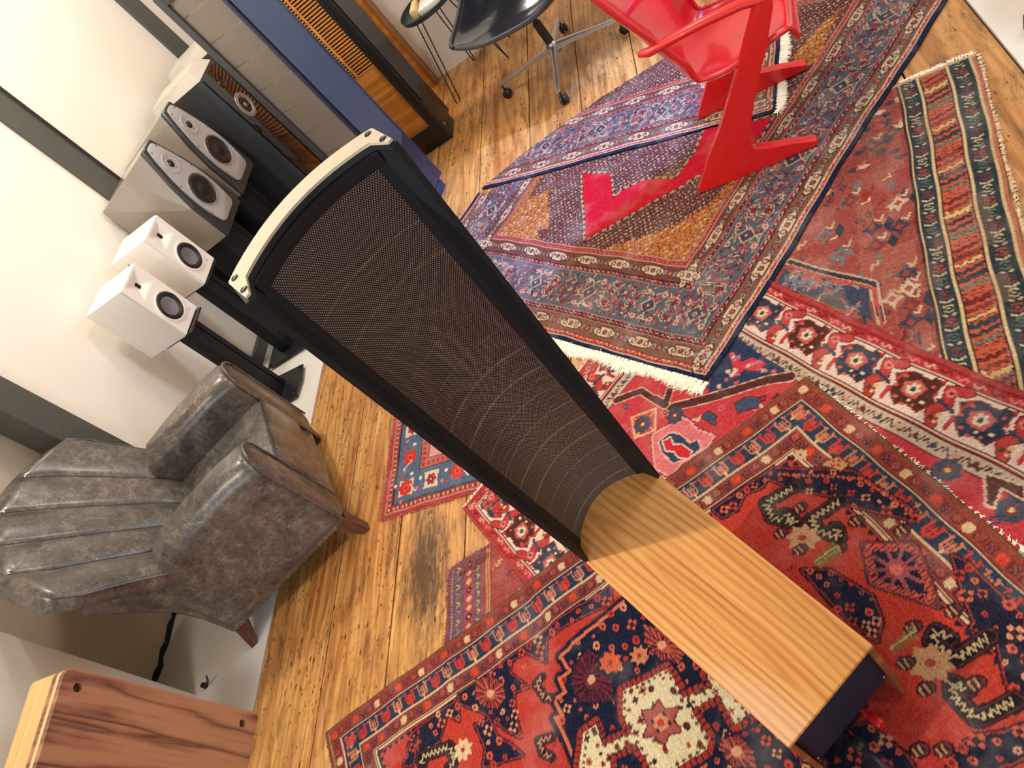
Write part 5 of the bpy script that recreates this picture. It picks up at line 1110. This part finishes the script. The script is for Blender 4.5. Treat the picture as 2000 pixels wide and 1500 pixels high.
def panel_speaker(corner,dirB,label,wA,wB,ht,slats):
    # corner: floor point of the edge shared by face A (left) and face B (right); local x runs along A to the left (-x) , y along B away
    t=thing('panel_loudspeaker',label,'loudspeaker',(corner[0],corner[1],0),math.atan2(dirB[1],dirB[0])-PI/2,'tall panel loudspeakers')
    fr=m_black if slats else m_tf; fb=m_black if slats else m_bf
    dA=.05
    # face A frame
    pf=box('panel_frame',-wA,-wA+.045,0,dA,.05,ht,fr,t,.004)
    box('panel_frame',-.060 if slats else -.020,-.001,0,dA,.05,ht,fr if slats else fb,t,.003)
    box('bottom_rail',-wA+.045,-.0605 if slats else -.0205,0,dA,.05,.13,fr,t,.003)
    box('top_rail',-wA+.045,-.0605 if slats else -.0205,0,dA,ht-.05,ht,fr,t,.003)
    x0,x1=-wA+.0455,(-.0608 if slats else -.0208)
    if slats:
        z=.56
        box('lower_panel',x0,x1,.014,.03,.13,z,m_panelw,t,.001)
        box('backing',x0,x1,.036,.046,z,ht-.05,m_dkslat,t,0)
        first=None
        while z<ht-.06:
            if first is None: first=box('slat',x0,x1,.012,.022,z,z+.0075,m_slat,t,0)
            else:
                c=first.copy(); C.objects.link(c); c.parent=t; c.location=(0,0,z-.56)
            z+=.0165
        box('centre_rib',(x0+x1)/2-.006,(x0+x1)/2+.006,.008,.0115,.56,ht-.05,m_slat,t,0)
    else:
        zz=.13; i=0
        while zz<ht-.051:
            z2=min(zz+.135,ht-.05); n=8; V=[];F=[]
            for j in range(n+1):
                u=j/n; xx=x0+(x1-x0)*u; yy=.012-.008*math.sin(PI*u)
                V+=[(xx,yy,zz+.0015),(xx,yy,z2-.0015)]
            for j in range(n): F.append((2*j,2*j+2,2*j+3,2*j+1))
            k=len(V); V+=[(a,b+.006,c) for a,b,c in V]; F+=[tuple(q+k for q in f[::-1]) for f in F]
            F+=[(2*j+1,2*j+3,2*j+3+k,2*j+1+k) for j in range(n)]
            link('mesh_segment',mesh('mesh_segment',V,F,m_meshg,False),t); zz=z2
        box('shadow_gap',-.0205,-.0005,.001,.03,.13,ht,m_black,t,0).hide_render=False
    # face B: board with an inset mesh whose foot is cut on a slant
    bm=bmesh.new(); bx(bm,-.03,.0,.001 if slats else .014,wB,.055,ht,.004); o=bmobj('side_board',bm,fb,t,True)
    bm=bmesh.new(); y0,y1=(.012,wB-.025); prism(bm,[(y0,.27),(y1,.36),(y1,ht-.02),(y0,ht-.02)],0,.0005,.007,.0015,1); bmobj('inset_mesh',bm,m_meshk if slats else m_meshb,t,True)
    bm=bmesh.new(); bx(bm,-wA*.8,-.005,.02,wB*.85,0,.05,.006); bmobj('foot_block',bm,fb,t,True)
    bm=bmesh.new(); lathe(bm,[(0,.004),(.006,.003),(.008,0)],14,face_M((.0,wB*.2,.08),(1,0,0))); bmobj('stud',bm,m_steel,t,True)
    return t
panel_speaker((-1.766,3.212),(.07/.23,.2242/.23),'tall slate panel loudspeaker with a daylight-blue side and curved grey mesh, behind the central loudspeaker',.32,.232,1.47,False)
panel_speaker((-1.687,3.80),(.0,1),'tall black panel loudspeaker with honey coloured slats and amber foot panel',.34,.225,1.50,True)
# slatted cabinet by the far wall
cb=thing('slatted_cabinet','slatted wooden cabinet against the far wall, behind the black panel loudspeaker','cabinet',(-1.87,4.60,0))
box('carcass',-.55,-.004,-.055,.0,.0,1.9,m_panelw,cb,.003); 
box('side_strip',-.003,.016,-.058,.0,.0,1.9,wood('brown_strip',(120,74,36),(158,106,62),(180,130,84),2,1,.45),cb,.002)
first=None; z=.34
while z<1.85:
    if first is None:
        bm=bmesh.new(); prism(bm,[(-.060,z),(-.078,z+.004),(-.078,z+.018),(-.060,z+.022),(-.0555,z+.011)],0,-.53,-.035,.001,1); first=bmobj('slat',bm,m_slat,cb)
    else: c=first.copy(); C.objects.link(c); c.parent=cb; c.location=(0,0,z-.34)
    z+=.030

# ------------------------------------------------------------------ side table with its wooden block and white box
m_dteal=plain('dark_teal_enamel',(36,58,62),.35)
tb=thing('side_table','small round dark metal side table on thin splayed legs, by the far wall','side table',(-1.50,4.37,0))
bm=bmesh.new(); lathe(bm,[(0,.462),(.185,.462),(.196,.466),(.200,.490),(.196,.490),(.190,.470),(0,.470)],48); bmobj('tray_top',bm,m_dteal,tb,True)
bm=bmesh.new(); tube(bm,[(.198*math.cos(a),.198*math.sin(a),.489) for a in [2*PI*i/40 for i in range(41)]],.004,6,False); bmobj('rim',bm,m_black,tb,True)
for x,y in ((-.18,-.225),(-.07,.14),(.19,-.12),(.20,.12)):
    bm=bmesh.new(); k=.55; tube(bm,[(x*k,y*k,.463),(x,y,.004),(x*.93+.012,y*.93,.005),(x*k+.03,y*k+.01,.463)],.0035,8); bmobj('leg',bm,m_black,tb,True)
tag(box('wooden_block',-1.60,-1.565,4.26,4.40,.4705,.52,m_maple,None,.002),'pale wooden block on the round side table','block')
tag(box('white_box',-1.555,-1.42,4.25,4.40,.4705,.50,m_white,None,.003),'flat white box on the round side table','box')
tag(box('black_case',-1.56,-1.43,4.41,4.48,.4705,.535,m_black,None,.003),'small black case behind the white box on the side table','case')

# ------------------------------------------------------------------ black swivel chair
m_bl=plain('black_leather',(16,20,30),.16,var=.1,coat=.7); m_shell=plain('dark_grey_shell',(52,54,58),.32,.1,var=.04,coat=.3)
bc=thing('swivel_chair','black leather shell chair on a four-star aluminium castor base','chair',(-.952,3.785,0),math.radians(-17))
def shell_pt(u,v,off):
    # u across -1..1, v: 0 front lip .. 1 back top
    if v<.55: t=v/.55; y=-.30+.50*t; z=.425-.045*math.sin(PI*min(1,t*1.02))+.02*t
    else: t=(v-.55)/.45; y=.20+.10*math.sin(t*PI/2)+.05*t; z=.445+.36*t**1.1
    wd_=.305*(1-.10*abs(v-.5)) if v<.55 else .30-.05*((v-.55)/.45)
    rr=1.0
    if v<.16: rr=math.sqrt(max(0,1-((.16-v)/.16)**2))*.16+.84
    if v>.88: rr=math.sqrt(max(0,1-((v-.88)/.12)**2))*.25+.75
    x=u*wd_*rr*1.14+.03; side=(abs(u)**3.2); z+=side*(.055+.05*math.sin(PI*min(1,v/.7))) if v<.7 else side*.04
    y-=side*.05*(v>.55)*((v-.55)/.45)
    return Vector((x,y,z+off))
def shellmesh(off,th,nu=26,nv=34,shr=1.0):
    bm=bmesh.new(); A=[[bm.verts.new(shell_pt((-1+2*i/nu)*shr,j/nv,off)) for j in range(nv+1)] for i in range(nu+1)]
    B=[[bm.verts.new(shell_pt((-1+2*i/nu)*shr,j/nv,off)+Vector((0,(.0 if j/nv<.55 else th*.8),-th if j/nv<.6 else -th*.4))) for j in range(nv+1)] for i in range(nu+1)]
    for i in range(nu):
        for j in range(nv): bm.faces.new((A[i][j],A[i+1][j],A[i+1][j+1],A[i][j+1])); bm.faces.new((B[i][j],B[i][j+1],B[i+1][j+1],B[i+1][j]))
    la=[A[i][0] for i in range(nu+1)]+[A[nu][j] for j in range(1,nv+1)]+[A[i][nv] for i in range(nu-1,-1,-1)]+[A[0][j] for j in range(nv-1,0,-1)]
    lb=[B[i][0] for i in range(nu+1)]+[B[nu][j] for j in range(1,nv+1)]+[B[i][nv] for i in range(nu-1,-1,-1)]+[B[0][j] for j in range(nv-1,0,-1)]
    for k in range(len(la)): bm.faces.new((la[k],la[(k+1)%len(la)],lb[(k+1)%len(la)],lb[k]))
    return bm,[v.co.copy() for v in la]
bm,edge=shellmesh(0,.014); bmobj('shell',bm,m_shell,bc,True,sharp=60)
bm,_=shellmesh(.012,.010,shr=.94); bmobj('leather_pad',bm,m_bl,bc,True,sharp=60)
bm=bmesh.new(); tube(bm,edge+[edge[0]],.011,8,False); bmobj('rim_piping',bm,m_shell,bc,True)
bm=bmesh.new(); lathe(bm,[(0,.13),(.022,.13),(.022,.27),(.014,.27),(.014,.375),(0,.375)],20); bx(bm,-.10,.10,-.10,.10,.362,.372,.003); bmobj('column',bm,m_black,bc,True)
hub=bmesh.new(); lathe(hub,[(0,.085),(.026,.085),(.034,.10),(.03,.135),(.022,.15),(0,.15)],20); bmobj('hub',hub,m_steel,bc,True)
bw=bc.matrix_world
for a in ((-1.314,3.847),(-.968,3.437),(-.936,4.129),(-.60,3.72)):
    d=Vector((a[0]+.952,a[1]-3.785,0)); d=Matrix.Rotation(math.radians(17),3,'Z')@d; n_=d.normalized(); p_=Vector((-n_.y,n_.x,0))
    bm=bmesh.new(); S=[]
    for f,z,wd_,h_ in ((.06,.118,.024,.020),(.35,.108,.019,.015),(.7,.092,.014,.010),(.98,.082,.013,.008),(1.02,.080,.010,.007)):
        c=d*f; S.append([(c.x+p_.x*q*wd_,c.y+p_.y*q*wd_,z+r_*h_) for q,r_ in ((-1,-.6),(-.8,.7),(-.3,1),(.3,1),(.8,.7),(1,-.6),(0,-1))])
    sweep(bm,S); lg=bmobj('leg',bm,m_steel,bc,True)
    bm=bmesh.new(); c=d*.97; tube(bm,[(c.x,c.y,.078),(c.x,c.y,.046)],.006,8)
    for s_ in (-1,1):
        lathe(bm,[(0,-.008),(.018,-.008),(.023,-.004),(.023,.004),(.018,.008),(0,.008)],20,face_M((c.x+p_.x*.012*s_,c.y+p_.y*.012*s_,.0235),(p_.x,p_.y,0)))
    bmobj('castor',bm,m_black,lg,True)

# ------------------------------------------------------------------ red moulded chair with zigzag side frames
m_redc=plain('red_moulded_plastic',(214,22,38),.22,var=.02,scale=4,coat=.5); m_redf=plain('red_painted_frame',(208,26,28),.34,var=.03,scale=6,coat=.2)
rch=thing('red_armchair','glossy red moulded armchair on zigzag side frames, on the medallion rug','chair',(-.463,2.335,.011),math.atan2(-.066,.415))
fz=.012
prof=[(0,0),(.20,.0),(.425,.0),(.432,.012),(.425,.026),(.36,.048),(.285,.070),(.245,.082),(.232,.105),(.27,.185),(.346,.317),(.414,.415),(.478,.530),(.486,.552),(.474,.566),(.44,.566),(.428,.540),(.326,.410),(.184,.223),(.098,.128),(.012,.018)]
prof=[(a,b-.0) for a,b in prof]
for y0 in (-.02,.40):
    bm=bmesh.new(); prism(bm,prof,1,y0,y0+.034,.006,2); fr_=bmobj('side_frame',bm,m_redf,rch,True)
    bm=bmesh.new(); tube(bm,[(.46,y0+.017,.553),(.40,y0+.017,.570),(.28,y0+.016,.578),(.17,y0+.015,.578),(.11,y0+.022,.572),(.075,y0+.05 if y0<0 else y0-.015,.566)],[.018,.019,.019,.018,.018,.014],12,flat=[.75]*6); bmobj('armrest',bm,m_redf,fr_,True)
for x,z in ((.30,.335),):
    bm=bmesh.new(); tube(bm,[(x,.012,z),(x,.402,z)],.014,10); bmobj('cross_bar',bm,m_redf,rch,True)
def rpt(u,v,inner):
    # u across -1..1, v: 0 front lip .. 1 top of back
    P_=[(.496,.372),(.485,.408),(.44,.400),(.34,.372),(.24,.360),(.165,.375),(.125,.43),(.095,.52),(.06,.64),(.01,.80),(-.02,.90)]
    t=v*(len(P_)-1); i=min(int(t),len(P_)-2); f=t-i
    p0=P_[max(i-1,0)];p1=P_[i];p2=P_[i+1];p3=P_[min(i+2,len(P_)-1)]
    def cr(a,b,c,d): return .5*((2*b)+(c-a)*f+(2*a-5*b+4*c-d)*f*f+(3*b-a-3*c+d)*f**3)
    x=cr(p0[0],p1[0],p2[0],p3[0]); z=cr(p0[1],p1[1],p2[1],p3[1])
    wd_=np.interp(v,[0,.08,.25,.5,.62,.72,.85,1],[.175,.195,.205,.205,.208,.205,.20,.16])
    k=abs(u)**2.6
    up=np.interp(v,[0,.1,.3,.55,.7,1],[.0,.015,.035,.035,.02,.0]); fw=np.interp(v,[0,.5,.62,.75,1],[0,.03,.07,.06,.02])
    return Vector((x+fw*k,.207+u*wd_,z+up*k))
bm=bmesh.new(); nu_,nv_=28,50; A=[[None]*(nv_+1) for _ in range(nu_+1)]; B=[[None]*(nv_+1) for _ in range(nu_+1)]
for i in range(nu_+1):
    for j in range(nv_+1):
        u=-1+2*i/nu_; v=j/nv_; p=rpt(u,v,0); e=.003
        du=rpt(min(u+e,1.01),v,0)-rpt(u-e,v,0); dv=rpt(u,min(v+e,1),0)-rpt(u,max(v-e,0),0); n=du.cross(dv).normalized()
        A[i][j]=bm.verts.new(p); B[i][j]=bm.verts.new(p-n*.012*(-1 if n.z<0 and v<.5 else 1))
for i in range(nu_):
    for j in range(nv_): bm.faces.new((A[i][j],A[i+1][j],A[i+1][j+1],A[i][j+1])); bm.faces.new((B[i][j],B[i][j+1],B[i+1][j+1],B[i+1][j]))
def bdl(G): return [G[i][0] for i in range(nu_+1)]+[G[nu_][j] for j in range(1,nv_+1)]+[G[i][nv_] for i in range(nu_-1,-1,-1)]+[G[0][j] for j in range(nv_-1,0,-1)]
la,lb=bdl(A),bdl(B); ed=[v.co.copy() for v in la]
for k in range(len(la)): bm.faces.new((la[k],la[(k+1)%len(la)],lb[(k+1)%len(la)],lb[k]))
bmobj('seat_shell',bm,m_redc,rch,True,sharp=70)
bm=bmesh.new(); tube(bm,ed+[ed[0]],.0085,8,False); bmobj('shell_rim',bm,m_redf,rch,True)

# ------------------------------------------------------------------ things at the upper right
st=thing('wooden_stool','pale bent wood stool cut off at the upper right corner','stool',(.80,2.50,0))
bm=bmesh.new(); lathe(bm,[(0,.115),(.15,.115),(.175,.12),(.18,.128),(.175,.15),(0,.15)],48); bmobj('seat',bm,m_maple,st,True)
for a in range(4):
    t=a*PI/2+.6; bm=bmesh.new(); tube(bm,[(.12*math.cos(t),.12*math.sin(t),.12),(.15*math.cos(t),.15*math.sin(t),.0)],[.018,.014],12); bmobj('leg',bm,m_maple,st,True)
bm=bmesh.new(); lathe(bm,[(0,0),(.03,0),(.034,.01),(.028,.05),(.02,.06),(0,.06)],20,Matrix.Translation((.612,2.285,0))); tag(bmobj('black_weight',bm,m_black,None,True),'small black weight on the pale ledge at the upper right edge','weight')
